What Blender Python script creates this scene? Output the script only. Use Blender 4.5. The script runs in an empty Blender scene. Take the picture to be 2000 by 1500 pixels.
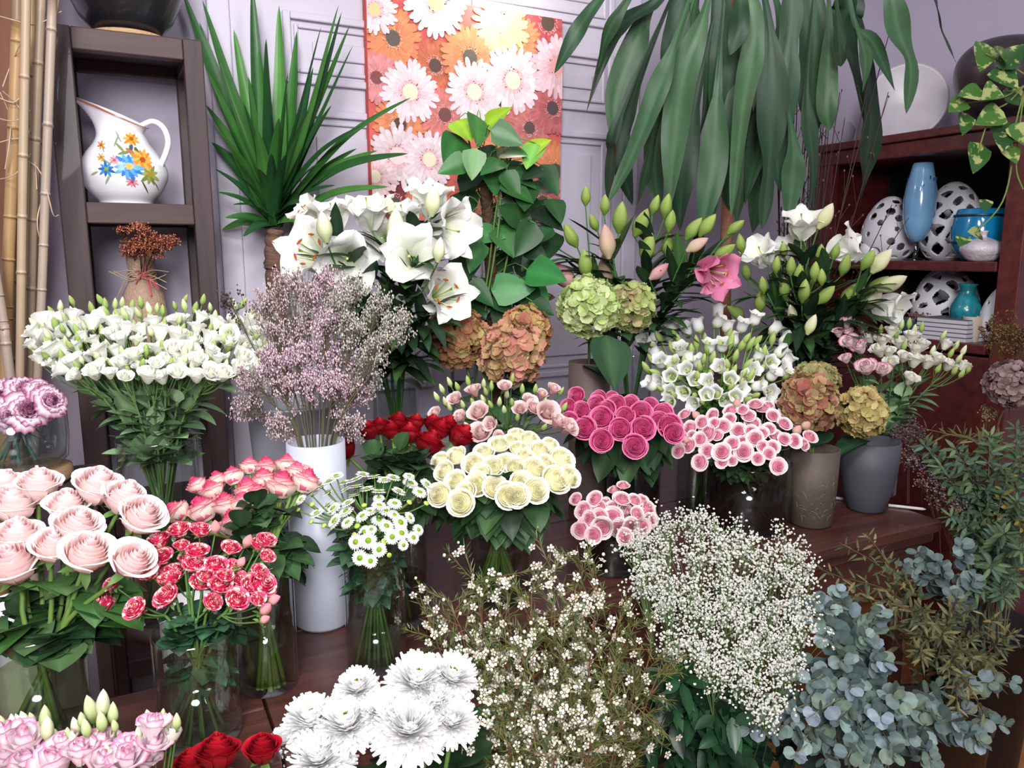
import bpy, math, random
import numpy as np
from mathutils import Vector, Matrix
PI = math.pi
R = random.Random(7)
C = bpy.context.scene.collection
# ------------------------------------------------------------------ camera frame
HC, F, YAW, PITCH = 1.40, 1500.0, math.radians(27), math.radians(9.7)
FW = np.array([math.sin(YAW), math.cos(YAW), 0.0])
RT = np.array([math.cos(YAW), -math.sin(YAW), 0.0])
CP, SP = math.cos(PITCH), math.sin(PITCH)
CAM = np.array([0.0, 0.0, HC])

def ray(px, py):
    u = (px - 1000.0) / F; v = (750.0 - py) / F
    return u * RT + (CP + v * SP) * FW + np.array([0, 0, -SP + v * CP])

def P(px, py, t):
    """the point seen at a pixel, t metres ahead of the lens (horizontal distance)"""
    v = (750.0 - py) / F
    return CAM + ray(px, py) * (t / (CP + v * SP))

def on_z(px, py, z):
    d = ray(px, py); return CAM + d * ((z - HC) / d[2])

def on_y(px, py, y):
    d = ray(px, py); return CAM + d * (y / d[1])

def on_x(px, py, x):
    d = ray(px, py); return CAM + d * (x / d[0])

def dist(p):
    d = np.asarray(p, float) - CAM; return float(d @ FW) * CP - float(d[2]) * SP

def proj(p):
    d = np.asarray(p, float) - CAM
    f = d @ FW; r = d @ RT; z = d[2]
    dep = f * CP - z * SP; up = f * SP + z * CP
    return 1000 + F * r / dep, 750 - F * up / dep

# ------------------------------------------------------------------ colours
def lin(h):
    if not isinstance(h, str):
        return np.array(h, float)
    h = h.lstrip('#')
    c = np.array([int(h[i:i + 2], 16) / 255 for i in (0, 2, 4)])
    return np.where(c <= 0.04045, c / 12.92, ((c + 0.055) / 1.055) ** 2.4)

def mix(a, b, f):
    f = np.asarray(f)[..., None]
    return a * (1 - f) + b * f

# ------------------------------------------------------------------ mesh builder
class MB:
    def __init__(self):
        self.v = []; self.f = []; self.c = []; self.m = []; self.n = 0
    def add(self, v, f, col=(1, 1, 1), mat=0):
        v = np.asarray(v, float).reshape(-1, 3)
        self.v.append(v)
        c = np.asarray(col, float)
        if c.ndim == 1:
            c = np.repeat(c[None, :], len(v), 0)
        self.c.append(c.reshape(-1, 3))
        for g in (f if isinstance(f, list) else [f]):
            g = np.asarray(g, int)
            self.f.append(g + self.n); self.m.append(np.full(len(g), mat, int))
        self.n += len(v)
        return self
    def join(self, o, M=None, tint=None, mat=None):
        for v, c in zip(o.v, o.c):
            if M is not None:
                v = v @ M[:3, :3].T + M[:3, 3]
            self.v.append(v); self.c.append(c if tint is None else c * tint)
        for g, m in zip(o.f, o.m):
            self.f.append(g + self.n); self.m.append(m if mat is None else np.full(len(g), mat, int))
        self.n += o.n
        return self
    def mesh(self, name, mats, smooth=True):
        me = bpy.data.meshes.new(name)
        if not self.v:
            return me
        v = np.concatenate(self.v); c = np.concatenate(self.c)
        tot = np.concatenate([np.full(len(g), g.shape[1], int) for g in self.f])
        loops = np.concatenate([g.ravel() for g in self.f])
        mi = np.concatenate(self.m)
        me.vertices.add(len(v)); me.vertices.foreach_set('co', v.astype(np.float32).ravel())
        me.loops.add(len(loops)); me.loops.foreach_set('vertex_index', loops.astype(np.int32))
        me.polygons.add(len(tot))
        st = np.concatenate([[0], np.cumsum(tot)[:-1]])
        me.polygons.foreach_set('loop_start', st.astype(np.int32))
        me.polygons.foreach_set('loop_total', tot.astype(np.int32))
        me.polygons.foreach_set('material_index', mi.astype(np.int32))
        me.polygons.foreach_set('use_smooth', np.full(len(tot), smooth, bool))
        me.update(calc_edges=True); me.validate()
        at = me.color_attributes.new('Col', 'FLOAT_COLOR', 'POINT')
        at.data.foreach_set('color', np.concatenate([c, np.ones((len(c), 1))], 1).astype(np.float32).ravel())
        for m in (mats if isinstance(mats, (list, tuple)) else [mats]):
            me.materials.append(m)
        return me

def link(name, me, parent=None, loc=None, M=None):
    o = bpy.data.objects.new(name, me); C.objects.link(o)
    if parent is not None:
        o.parent = parent
    if M is not None:
        o.matrix_local = Matrix(M.tolist())
    elif loc is not None:
        o.location = [float(x) for x in loc]
    return o

def obj(name, mb, mats, parent=None, loc=None, smooth=True, bevel=0, origin=None):
    """one mesh object; origin moves the mesh so that its own zero sits there"""
    if origin is not None:
        o_ = np.asarray(origin, float)
        mb.v = [v - o_ for v in mb.v]
        if parent is None:
            loc = o_
    o = link(name, mb.mesh(name, mats, smooth), parent, loc)
    if bevel:
        b = o.modifiers.new('bevel', 'BEVEL'); b.width = bevel; b.segments = 2; b.limit_method = 'ANGLE'
    return o

def tag(o, label, cat, group=None, kind=None):
    o['label'] = label; o['category'] = cat
    if group: o['group'] = group
    if kind: o['kind'] = kind
    return o

def thing(name, label, cat, loc, group=None):
    o = bpy.data.objects.new(name, None); C.objects.link(o)
    o.location = [float(x) for x in loc]; o.empty_display_size = .02
    return tag(o, label, cat, group)

def struct(name, mb, mat, smooth=False, bevel=0, parent=None):
    o = obj(name, mb, mat, smooth=smooth, bevel=bevel, parent=parent)
    if parent is None: o['kind'] = 'structure'
    return o

# ------------------------------------------------------------------ primitives
def quads(nu, nv, wrap=False):
    i = np.arange(nu if wrap else nu - 1); j = np.arange(nv - 1)
    I, J = np.meshgrid(i, j, indexing='ij'); I = I.ravel(); J = J.ravel(); I2 = (I + 1) % nu
    return np.stack([I * nv + J, I2 * nv + J, I2 * nv + J + 1, I * nv + J + 1], 1)

def box(mb, lo, hi, col=(1, 1, 1), mat=0, M=None):
    x0, y0, z0 = lo; x1, y1, z1 = hi
    v = np.array([[x0, y0, z0], [x1, y0, z0], [x1, y1, z0], [x0, y1, z0], [x0, y0, z1], [x1, y0, z1], [x1, y1, z1], [x0, y1, z1]], float)
    if M is not None: v = v @ M[:3, :3].T + M[:3, 3]
    f = np.array([[0, 3, 2, 1], [4, 5, 6, 7], [0, 1, 5, 4], [1, 2, 6, 5], [2, 3, 7, 6], [3, 0, 4, 7]])
    return mb.add(v, f, col, mat)

def lathe(mb, prof, n=40, center=(0, 0, 0), col=(1, 1, 1), mat=0, warp=None):
    """prof: [(radius, z)], turned about z"""
    pr = np.array(prof, float); a = np.linspace(0, 2 * PI, n, endpoint=False)
    A, rr = np.meshgrid(a, pr[:, 0], indexing='ij'); zz = np.repeat(pr[None, :, 1], n, 0)
    v = np.stack([np.cos(A) * rr, np.sin(A) * rr, zz], -1)
    if warp is not None: v = warp(v, A, zz)
    v = v.reshape(-1, 3) + np.asarray(center, float)
    return mb.add(v, quads(n, len(pr), True), col, mat)

def smooth_path(pts, n):
    pts = np.asarray(pts, float); k = len(pts)
    if k < 3:
        s = np.linspace(0, 1, n)[:, None]; return pts[0] * (1 - s) + pts[-1] * s
    out = []
    seg = np.linspace(0, k - 1, n)
    for s in seg:
        i = min(int(s), k - 2); f = s - i
        p0 = pts[max(i - 1, 0)]; p1 = pts[i]; p2 = pts[i + 1]; p3 = pts[min(i + 2, k - 1)]
        out.append(.5 * (2 * p1 + (p2 - p0) * f + (2 * p0 - 5 * p1 + 4 * p2 - p3) * f * f + (3 * p1 - p0 - 3 * p2 + p3) * f ** 3))
    return np.array(out)

def unit(v):
    v = np.asarray(v, float); return v / (np.linalg.norm(v) + 1e-12)

def tube(mb, pts, rad, n=6, col=(1, 1, 1), mat=0, cap=False):
    pts = np.asarray(pts, float); k = len(pts)
    rad = np.broadcast_to(np.asarray(rad, float), (k,))
    T = np.gradient(pts, axis=0); T /= np.linalg.norm(T, axis=1)[:, None] + 1e-12
    ref = np.array([0, 0, 1.0]) if abs(T[0][2]) < .9 else np.array([1.0, 0, 0])
    N = unit(np.cross(T[0], ref)); Ns = [N]
    for i in range(1, k):
        N = N - T[i] * np.dot(N, T[i]); N = unit(N); Ns.append(N)
    Ns = np.array(Ns); B = np.cross(T, Ns)
    a = np.linspace(0, 2 * PI, n, endpoint=False)
    v = pts[None] + rad[None, :, None] * (np.cos(a)[:, None, None] * Ns[None] + np.sin(a)[:, None, None] * B[None])
    c = np.asarray(col, float)
    if c.ndim == 2: c = np.repeat(c[None], n, 0).reshape(-1, 3)
    fs = [quads(n, k, True)]
    if cap:
        fs.append(np.array([[i * k for i in range(n)]])); fs.append(np.array([[i * k + k - 1 for i in range(n)][::-1]]))
    return mb.add(v.reshape(-1, 3), fs, c, mat)

def frame(z, roll=0.0, loc=(0, 0, 0), s=1.0):
    z = unit(z); ref = np.array([0, 0, 1.0]) if abs(z[2]) < .95 else np.array([1.0, 0, 0])
    x = unit(np.cross(ref, z)); y = np.cross(z, x)
    c, sn = math.cos(roll), math.sin(roll)
    M = np.eye(4); M[:3, 0] = (x * c + y * sn) * s; M[:3, 1] = (-x * sn + y * c) * s; M[:3, 2] = z * s; M[:3, 3] = loc
    return M

def leaf(mb, base, d, L, W, col, up=(0, 0, 1), droop=.5, fold=.25, shape=.8, nv=7, col2=None, twist=0., mat=0, nu=3, wave=0., blunt=False):
    """one leaf blade that starts at base, heads along d and droops"""
    d = unit(d); up = np.asarray(up, float)
    s = np.cross(d, up)
    if np.linalg.norm(s) < .05: s = np.cross(d, (1, 0, 0))
    s = unit(s); n = np.cross(s, d)
    v = np.linspace(0, 1, nv); w = W * np.sin(PI * np.clip(v, 0, 1) ** shape) ** .85 + W * .04 if shape else W * np.sqrt(np.clip(1 - (2 * v - 1) ** 2, 0, 1)) + W * .04
    w[-1] = W * .01
    if blunt: w = W * np.minimum(1, .3 + 1.3 * v); w[-2] = W * .92; w[-1] = W * .38
    mid = np.asarray(base, float)[None] + L * (d[None] * (v * (1 - .15 * droop * v))[:, None] + np.array([0, 0, -1.0])[None] * (droop * .55 * v ** 2)[:, None])
    us = np.linspace(-1, 1, nu)
    tw = twist * v
    side = s[None] * np.cos(tw)[:, None] + n[None] * np.sin(tw)[:, None]
    nor = -s[None] * np.sin(tw)[:, None] + n[None] * np.cos(tw)[:, None]
    V = [mid + u * w[:, None] * side + (abs(u) * fold * w + wave * w * np.sin(v * 11 + u) * abs(u))[:, None] * nor for u in us]
    c = np.repeat(np.asarray(col, float)[None], nu * nv, 0)
    if col2 is not None:
        k = nu // 2
        c[k * nv:(k + 1) * nv] = col2
    mb.add(np.array(V).reshape(-1, 3), quads(nu, nv), c, mat)

def ellipsoid(mb, center, rx, ry, rz, n=8, m=6, col=(1, 1, 1), mat=0, M=None):
    th = np.linspace(0, PI, m); pr = np.stack([np.sin(th), -np.cos(th)], 1); pr[0, 0] = pr[-1, 0] = .02
    t = MB(); lathe(t, pr, n, col=col)
    S = np.diag([rx, ry, rz, 1.0]); 
    M2 = (np.eye(4) if M is None else M) @ S
    M2 = M2.copy(); M2[:3, 3] += np.asarray(center, float)
    mb.join(t, M2, mat=mat)

# ------------------------------------------------------------------ materials
def newmat(name):
    m = bpy.data.materials.new(name); m.use_nodes = True; nt = m.node_tree
    return m, nt, nt.nodes['Principled BSDF']

def solid(name, col, rough=.5, metal=0., spec=.5, bump=0., bscale=60., var=0., vscale=8., coat=0., stretch=None):
    m, nt, b = newmat(name)
    c = lin(col); b.inputs['Base Color'].default_value = (*c, 1); b.inputs['Roughness'].default_value = rough
    b.inputs['Metallic'].default_value = metal; b.inputs['Specular IOR Level'].default_value = spec; b.inputs['Coat Weight'].default_value = coat
    if var or bump:
        tc = nt.nodes.new('ShaderNodeTexCoord'); mp = nt.nodes.new('ShaderNodeMapping'); nt.links.new(tc.outputs['Object'], mp.inputs[0])
        if stretch: mp.inputs['Scale'].default_value = stretch
        no = nt.nodes.new('ShaderNodeTexNoise'); no.inputs['Scale'].default_value = vscale if var else bscale; no.inputs['Detail'].default_value = 6
        nt.links.new(mp.outputs[0], no.inputs['Vector'])
        if var:
            r = nt.nodes.new('ShaderNodeValToRGB'); r.color_ramp.elements[0].position = .3; r.color_ramp.elements[1].position = .7
            r.color_ramp.elements[0].color = (*(c * (1 - var)), 1); r.color_ramp.elements[1].color = (*np.minimum(c * (1 + var), 1), 1)
            nt.links.new(no.outputs['Fac'], r.inputs[0]); nt.links.new(r.outputs[0], b.inputs['Base Color'])
        if bump:
            n2 = nt.nodes.new('ShaderNodeTexNoise'); n2.inputs['Scale'].default_value = bscale; n2.inputs['Detail'].default_value = 4
            nt.links.new(mp.outputs[0], n2.inputs['Vector'])
            bp = nt.nodes.new('ShaderNodeBump'); bp.inputs['Strength'].default_value = bump; bp.inputs['Distance'].default_value = .01
            nt.links.new(n2.outputs['Fac'], bp.inputs['Height']); nt.links.new(bp.outputs[0], b.inputs['Normal'])
    return m

def colmat(name, rough=.5, trans=.25, spec=.3, vary=.08, vscale=40., vein=0., two=None, coat=0.):
    """surface coloured by the mesh's own Col attribute, thin and a little translucent; two = second colour of a variegated petal"""
    m, nt, b = newmat(name)
    at = nt.nodes.new('ShaderNodeAttribute'); at.attribute_name = 'Col'
    out = at.outputs['Color']
    tc = nt.nodes.new('ShaderNodeTexCoord')
    no = nt.nodes.new('ShaderNodeTexNoise'); no.inputs['Scale'].default_value = vscale; no.inputs['Detail'].default_value = 3
    nt.links.new(tc.outputs['Object'], no.inputs['Vector'])
    if two is not None:
        r = nt.nodes.new('ShaderNodeValToRGB'); r.color_ramp.elements[0].position = .53; r.color_ramp.elements[1].position = .58
        nt.links.new(no.outputs['Fac'], r.inputs[0])
        mx = nt.nodes.new('ShaderNodeMix'); mx.data_type = 'RGBA'
        nt.links.new(r.outputs[0], mx.inputs['Factor']); nt.links.new(out, mx.inputs['A']); mx.inputs['B'].default_value = (*lin(two), 1)
        out = mx.outputs['Result']
    elif vary:
        hs = nt.nodes.new('ShaderNodeHueSaturation')
        mr = nt.nodes.new('ShaderNodeMapRange'); mr.inputs['To Min'].default_value = 1 - vary * 2; mr.inputs['To Max'].default_value = 1 + vary * 2
        nt.links.new(no.outputs['Fac'], mr.inputs['Value']); nt.links.new(mr.outputs[0], hs.inputs['Value']); nt.links.new(out, hs.inputs['Color'])
        out = hs.outputs['Color']
    nt.links.new(out, b.inputs['Base Color']); b.inputs['Roughness'].default_value = rough; b.inputs['Specular IOR Level'].default_value = spec
    b.inputs['Coat Weight'].default_value = coat
    if trans:
        t = nt.nodes.new('ShaderNodeBsdfTranslucent'); nt.links.new(out, t.inputs['Color'])
        ms = nt.nodes.new('ShaderNodeMixShader'); ms.inputs[0].default_value = trans
        nt.links.new(b.outputs[0], ms.inputs[1]); nt.links.new(t.outputs[0], ms.inputs[2])
        nt.links.new(ms.outputs[0], nt.nodes['Material Output'].inputs['Surface'])
    return m

def glassmat(name, tint, refl=1.45, rough=.02):
    m = bpy.data.materials.new(name); m.use_nodes = True; nt = m.node_tree; nt.nodes.remove(nt.nodes['Principled BSDF'])
    tr = nt.nodes.new('ShaderNodeBsdfTransparent'); tr.inputs[0].default_value = (*tint, 1)
    gl = nt.nodes.new('ShaderNodeBsdfGlossy'); gl.inputs['Roughness'].default_value = rough
    lw = nt.nodes.new('ShaderNodeLayerWeight'); lw.inputs[0].default_value = .5
    pw = nt.nodes.new('ShaderNodeMath'); pw.operation = 'POWER'; pw.inputs[1].default_value = 4.; nt.links.new(lw.outputs['Facing'], pw.inputs[0])
    fr = nt.nodes.new('ShaderNodeMapRange'); fr.inputs['To Min'].default_value = .07; fr.inputs['To Max'].default_value = .85 if refl > 1.4 else .2; nt.links.new(pw.outputs[0], fr.inputs['Value'])
    ms = nt.nodes.new('ShaderNodeMixShader'); nt.links.new(fr.outputs[0], ms.inputs[0]); nt.links.new(tr.outputs[0], ms.inputs[1]); nt.links.new(gl.outputs[0], ms.inputs[2])
    nt.links.new(ms.outputs[0], nt.nodes['Material Output'].inputs['Surface'])
    return m

def woodmat(name, c1, c2, rough=.4, scale=(3, 40, 40), coat=.1):
    m, nt, b = newmat(name)
    tc = nt.nodes.new('ShaderNodeTexCoord'); mp = nt.nodes.new('ShaderNodeMapping'); mp.inputs['Scale'].default_value = scale
    no = nt.nodes.new('ShaderNodeTexNoise'); no.inputs['Scale'].default_value = 1.; no.inputs['Detail'].default_value = 8; no.inputs['Distortion'].default_value = .6
    r = nt.nodes.new('ShaderNodeValToRGB'); r.color_ramp.elements[0].position = .3; r.color_ramp.elements[1].position = .72
    r.color_ramp.elements[0].color = (*lin(c1), 1); r.color_ramp.elements[1].color = (*lin(c2), 1)
    nt.links.new(tc.outputs['Object'], mp.inputs[0]); nt.links.new(mp.outputs[0], no.inputs['Vector']); nt.links.new(no.outputs['Fac'], r.inputs[0])
    nt.links.new(r.outputs[0], b.inputs['Base Color']); b.inputs['Roughness'].default_value = rough; b.inputs['Coat Weight'].default_value = coat
    bp = nt.nodes.new('ShaderNodeBump'); bp.inputs['Strength'].default_value = .12; bp.inputs['Distance'].default_value = .004
    nt.links.new(no.outputs['Fac'], bp.inputs['Height']); nt.links.new(bp.outputs[0], b.inputs['Normal'])
    return m

PETAL = colmat('petal', .6, .38, .2, .03)
SATIN = colmat('velvet_petal', .5, .2, .35, .05)
VARIEG = colmat('variegated_petal', .55, .2, .25, vscale=85., two='#f6dcc8')
LEAF = colmat('leaf', .48, .12, .32, .12, 30.)
GLOSSLEAF = colmat('glossy_leaf', .36, .08, .30, .12, 25.)
MATTLEAF = colmat('matt_leaf', .6, .1, .25, .12, 60.)
STEM = colmat('stem', .55, 0., .3, .1)
DARKLEAF = colmat('dark_leaf', .5, .06, .28, .12, 25.)
PLAIN = colmat('plain', .6, 0., .3, .0)
DRY = colmat('dried_plant', .8, .1, .1, .12, 60.)
GLASS = glassmat('clear_glass', (.90, .93, .92))
WATER = glassmat('water', (.90, .92, .84), 1.33)
VARLEAF = colmat("variegated_leaf", .35, .08, .5, vscale=28., two="#a9b070")
WHITECER = solid('white_glaze', '#e6e6ea', .25, spec=.5)
VASEWHITE = solid('white_vase', '#a4a8b4', .4)
# ------------------------------------------------------------------ flower heads, each built round its own zero with +z out of the calyx
def petal_head(n, r, H, colf, seed, nu=7, nv=7, curl=.30, w0=2.3, w1=1.0, r0=.10, drop=.16, hfall=.30, ruffle=0., mat=0, rpow=.9, edge=.18, cup=False):
    rg = random.Random(seed); mb = MB()
    u = np.linspace(-1, 1, nu)[:, None] * np.ones((1, nv)); v = np.ones((nu, 1)) * np.linspace(0, 1, nv)[None]
    for k in range(n):
        f = min(1., k / max(n - 4, 1)); a0 = k * 2.3999 + rg.uniform(-.25, .25); w = w0 + (w1 - w0) * f
        Rk = r * (r0 + (.80 - r0) * f ** rpow) * rg.uniform(.95, 1.05); Hk = H * (1 - hfall * f) * rg.uniform(.95, 1.04)
        ang = a0 + u * w
        cc = np.clip((v - .5) / .5, 0, 1) ** 2
        rho = Rk * (.32 + .68 * np.sin(np.minimum(v * 1.5, PI / 2)) ** .8) + curl * r * f ** 1.6 * cc * (1 - .35 * u ** 2) + .05 * r * u
        if cup:
            cc = np.clip((v - .68) / .32, 0, 1) ** 1.5; Rk = Rk * 1.08
            lip = np.clip((v - .80) / .20, 0, 1) ** 1.4
            rho = Rk * (.42 + .58 * np.sin(np.minimum(v * 2.3, PI / 2)) ** .9) * (1 - .16 * v ** 2 * (1 - f)) + curl * .38 * r * f ** 2.2 * cc * (1 - .2 * u ** 2) + lip * r * (.03 + .03 * f) * (1 - u ** 2) + .085 * r * u * (1 - .4 * f)
        else: rho = rho * (1 - .62 * (1 - f) ** 1.3 * v ** 2.2)
        z = Hk * v ** .85 * (1 - edge * u ** 4) - drop * r * f ** 2 * cc
        if ruffle:
            z = z + ruffle * r * np.sin(u * 9 + k) * v ** 3; rho = rho + ruffle * r * np.cos(u * 11 + k * 2) * v ** 3
        V = np.stack([np.cos(ang) * rho, np.sin(ang) * rho, z], -1)
        mb.add(V.reshape(-1, 3), quads(nu, nv), colf(f, v, u, rg).reshape(-1, 3), mat)
    if cup:                                                       # solid core added so light isn't lost deep between the petals
        q = np.full((1, 1), .8); ellipsoid(mb, (0, 0, H * .35), r * .72, r * .72, H * .35, 14, 8, colf(.25, q, q * 0, rg).reshape(3), mat)
    return mb

def cf(base, tip, edge=None, inner=None, ew=.25, jit=.05, epow=3):
    base, tip = lin(base), lin(tip); edge = lin(edge) if edge is not None else None; inner = lin(inner) if inner is not None else None
    def f_(f, v, u, rg):
        c = mix(base, tip, np.clip(v * 1.3 - .2, 0, 1))
        if inner is not None: k_ = min(1, max(0, 1.25 - 1.55 * f)); c = c * (1 - k_) + k_ * inner * np.ones_like(c)
        if edge is not None:
            e = np.clip((np.maximum(v, abs(u) ** epow * v) - (1 - ew)) / ew, 0, 1); c = mix(c, edge * np.ones_like(c), e[..., None][..., 0])
        return np.clip(c * rg.uniform(1 - jit, 1 + jit), 0, 1)
    return f_

def mixarr(a, b, f): return a * (1 - f[..., None]) + b * f[..., None]
def mix(a, b, f):
    f = np.asarray(f, float)
    return a * (1 - f[..., None]) + b * f[..., None]

def daisy(r, seed, layers=2, n=22, petal='#f4f4ee', eye='#7fa52a', eyer=.36, cup=.15):
    rg = random.Random(seed); mb = MB(); pc = lin(petal)
    for l in range(layers):
        for k in range(n):
            a = (k + .5 * l) * 2 * PI / n + rg.uniform(-.06, .06); L = r * rg.uniform(.9, 1.02) * (1 - .12 * l); el = cup + .28 * l
            d = np.array([math.cos(a), math.sin(a), math.tan(el)])
            leaf(mb, d * r * .2 * np.array([1, 1, 0]) + [0, 0, r * (.1 + .1 * l)], d, L * .82, r * .115, pc * rg.uniform(.95, 1), droop=.35, fold=.25, blunt=True, nv=4)
    ellipsoid(mb, (0, 0, r * .22), r * eyer, r * eyer, r * .16, 12, 6, lin(eye))
    ellipsoid(mb, (0, 0, r * .3), r * eyer * .55, r * eyer * .55, r * .13, 10, 5, lin(eye) * np.array([1.25, 1.15, .8]))
    ellipsoid(mb, (0, 0, r * .03), r * .3, r * .3, r * .14, 8, 5, lin('#57803a'))
    return mb

def mum(r, seed, eye=True):
    rg = random.Random(seed); mb = MB(); N = 330
    for k in range(N):
        f = (k + .5) / N; el = math.asin(1 - 1.22 * f) if 1 - 1.22 * f > -1 else -1.2
        a = k * 2.39996 + rg.uniform(-.15, .15)
        if eye and f < .045: continue
        el2 = el * .9 + .12 + rg.uniform(-.12, .12)
        d = np.array([math.cos(a) * math.cos(el2), math.sin(a) * math.cos(el2), math.sin(el2)])
        L = r * (.60 + .36 * f ** .4) * rg.uniform(.9, 1.06)
        leaf(mb, d * r * .1 + [0, 0, r * .35], d, L, r * .105, lin('#fcfcfb') * rg.uniform(.95, 1), up=(0, 0, 1) if el2 < 1.2 else (1, 0, 0),
             droop=-.28 if f < .5 else .12, fold=.3, blunt=True, nv=5)
    if eye:
        for k in range(26):
            a = k * 2.4; q = math.sqrt(k / 26) * .17 * r
            tube(mb, [[math.cos(a) * q, math.sin(a) * q, r * .5], [math.cos(a) * q * 1.2, math.sin(a) * q * 1.2, r * (.86 + .02 * (k % 5))]], [.035 * r, .03 * r], 5, lin('#b9b419'), cap=True)
    ellipsoid(mb, (0, 0, r * .2), r * .3, r * .3, r * .2, 8, 5, lin('#4d7336'))
    return mb

def ridge_bud(L, r, tip, base, seed, edge=None, belly=.42):
    """a pointed bud; base of it at zero"""
    mb = MB(); nv = 10; v = np.linspace(0, 1, nv)
    prof = np.where(v < belly, np.sin(v / belly * PI / 2) ** .8, np.cos((v - belly) / (1 - belly) * PI / 2) ** .75) * r; prof[0] = r * .25; prof[-1] = r * .03
    n = 12; a = np.linspace(0, 2 * PI, n, endpoint=False); A = a[:, None] * np.ones((1, nv))
    rr = prof[None] * (1 + .10 * np.cos(3 * A + v[None] * 1.2))
    V = np.stack([np.cos(A) * rr, np.sin(A) * rr, np.ones((n, 1)) * v[None] * L], -1)
    c = mix(lin(base), lin(tip), np.ones((n, 1)) * v[None])
    if edge is not None: c = mix(c, lin(edge) * np.ones_like(c), (np.cos(3 * A) > .8) * .55)
    return mb.add(V.reshape(-1, 3), quads(n, nv, True), c.reshape(-1, 3))

def lily_bloom(L, seed, col='#f7f7f3', mid='#e3ecc4', edge=None, openness=1.0):
    rg = random.Random(seed); mb = MB(); nu, nv = 7, 12
    u = np.linspace(-1, 1, nu)[:, None] * np.ones((1, nv)); v = np.ones((nu, 1)) * np.linspace(0, 1, nv)[None]
    for k in range(6):
        a = k * PI / 3 + rg.uniform(-.1, .1); wide = (k % 2 == 0)
        W = L * (.40 if wide else .27) * rg.uniform(.95, 1.05)
        op = openness * rg.uniform(.85, 1.12)
        th = .24 + (1.0 * op) * v ** 1.0 + .75 * op * np.clip(v - .5, 0, 1) ** 1.4 * 1.5        # lean away from the axis, growing
        dr = L / (nv - 1)
        rad = np.concatenate([np.zeros((nu, 1)), np.cumsum(np.sin(th[:, :-1]) * dr, 1)], 1); z = np.concatenate([np.zeros((nu, 1)), np.cumsum(np.cos(th[:, :-1]) * dr, 1)], 1)
        w = W * np.sin(PI * np.clip(.05 + .95 * v, 0, 1) ** .9) ** .62; w[:, -1] = W * .03
        wav = .13 * L * u ** 2 * np.sin(v * 12 + k * 1.7) * v * (1 if wide else .6)
        nx, nz = -np.cos(th), np.sin(th)                     # inner normal of the petal
        lift = (.22 * w * u ** 2) + wav - .10 * w * (1 - abs(u)) ** 3
        rr = rad + nx * lift; zz = z + nz * lift + (0 if wide else -.015 * L); y = u * w
        V = np.stack([math.cos(a) * rr - math.sin(a) * y, math.sin(a) * rr + math.cos(a) * y, zz], -1)
        c = mix(lin(col), lin(mid), np.clip((1 - abs(u) * 1.6), 0, 1) * np.clip(1.1 - v * 1.2, 0, 1))
        if edge is not None: c = mix(lin(edge), c.copy(), np.clip(abs(u) ** 2 * .9 + (v > .9) * .4, 0, 1)) if False else mix(c, lin(edge) * np.ones_like(c), np.clip(1 - abs(u) ** 2.2 - .1, 0, 1) * np.clip(v * 3, 0, 1))
        mb.add(V.reshape(-1, 3), quads(nu, nv), c.reshape(-1, 3))
    return mb

def lily_stamens(L, seed, anther='#a8481a'):
    rg = random.Random(seed); mb = MB()
    for k in range(6):
        a = k * PI / 3 + .5; o = np.array([math.cos(a), math.sin(a), 0])
        p = smooth_path([o * .01 * L, o * .10 * L + [0, 0, .32 * L], o * .24 * L + [0, 0, .62 * L]], 6)
        tube(mb, p, .009 * L, 5, lin('#c9d69a'))
        t = unit(np.cross(o, [0, 0, 1]) + rg.uniform(-.3, .3) * o)
        tube(mb, [p[-1] - t * .06 * L, p[-1], p[-1] + t * .06 * L], [.008 * L, .022 * L, .008 * L], 6, lin(anther))
    return mb

def lily_pistil(L, seed):
    mb = MB(); tube(mb, smooth_path([[0, 0, 0], [.02 * L, 0, .4 * L], [.08 * L, 0, .74 * L]], 6), [.02 * L, .013 * L, .011 * L, .011 * L, .012 * L, .025 * L], 6, lin('#a9bb62'), cap=True)
    return mb

def hydrangea_head(rx, rz, seed, cols, fl=.016, n=170, nfl=4):
    rg = random.Random(seed); mb = MB(); cl = [lin(c) for c in cols]
    ellipsoid(mb, (0, 0, 0), rx * .72, rx * .72, rz * .72, 14, 9, cl[-1] * .5)
    for k in range(n):
        f = (k + .5) / n; z = 1 - 1.8 * f; a = k * 2.39996 + rg.uniform(-.2, .2); q = math.sqrt(max(0, 1 - z * z))
        d = np.array([q * math.cos(a), q * math.sin(a), z]); bump = 1 + .05 * math.sin(a * 5 + z * 7)
        c0 = d * np.array([rx, rx, rz]) * rg.uniform(.86, 1.02) * bump
        dd = unit(d + np.array([rg.uniform(-.45, .45) for _ in range(3)]))
        M = frame(dd, rg.uniform(0, 6.28), c0); base = cl[rg.randrange(len(cl))]; tipc = cl[rg.randrange(len(cl))]
        for j in range(nfl):
            b = j * 2 * PI / nfl; e = np.array([math.cos(b), math.sin(b), rg.uniform(.15, .55)])
            s = np.array([-math.sin(b), math.cos(b), 0]); L = fl * rg.uniform(.85, 1.1)
            vv = np.linspace(0, 1, 4)[None]; uu = np.linspace(-1, 1, 3)[:, None]
            wv = np.array([.08, .62, .72, .30])[None] * L
            pos = e[None, None] * (vv[..., None] * L) + s[None, None] * (uu * wv)[..., None] + np.array([0, 0, 1])[None, None] * ((uu ** 2) * .18 * L * vv)[..., None]
            cc = mix(base, tipc, np.clip(np.ones((3, 1)) * vv * .9 + (abs(uu) > .5) * .15, 0, 1))
            mb.add(pos.reshape(-1, 3) @ M[:3, :3].T + M[:3, 3], quads(3, 4), (cc * rg.uniform(.85, 1.1)).reshape(-1, 3))
    return mb

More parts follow.
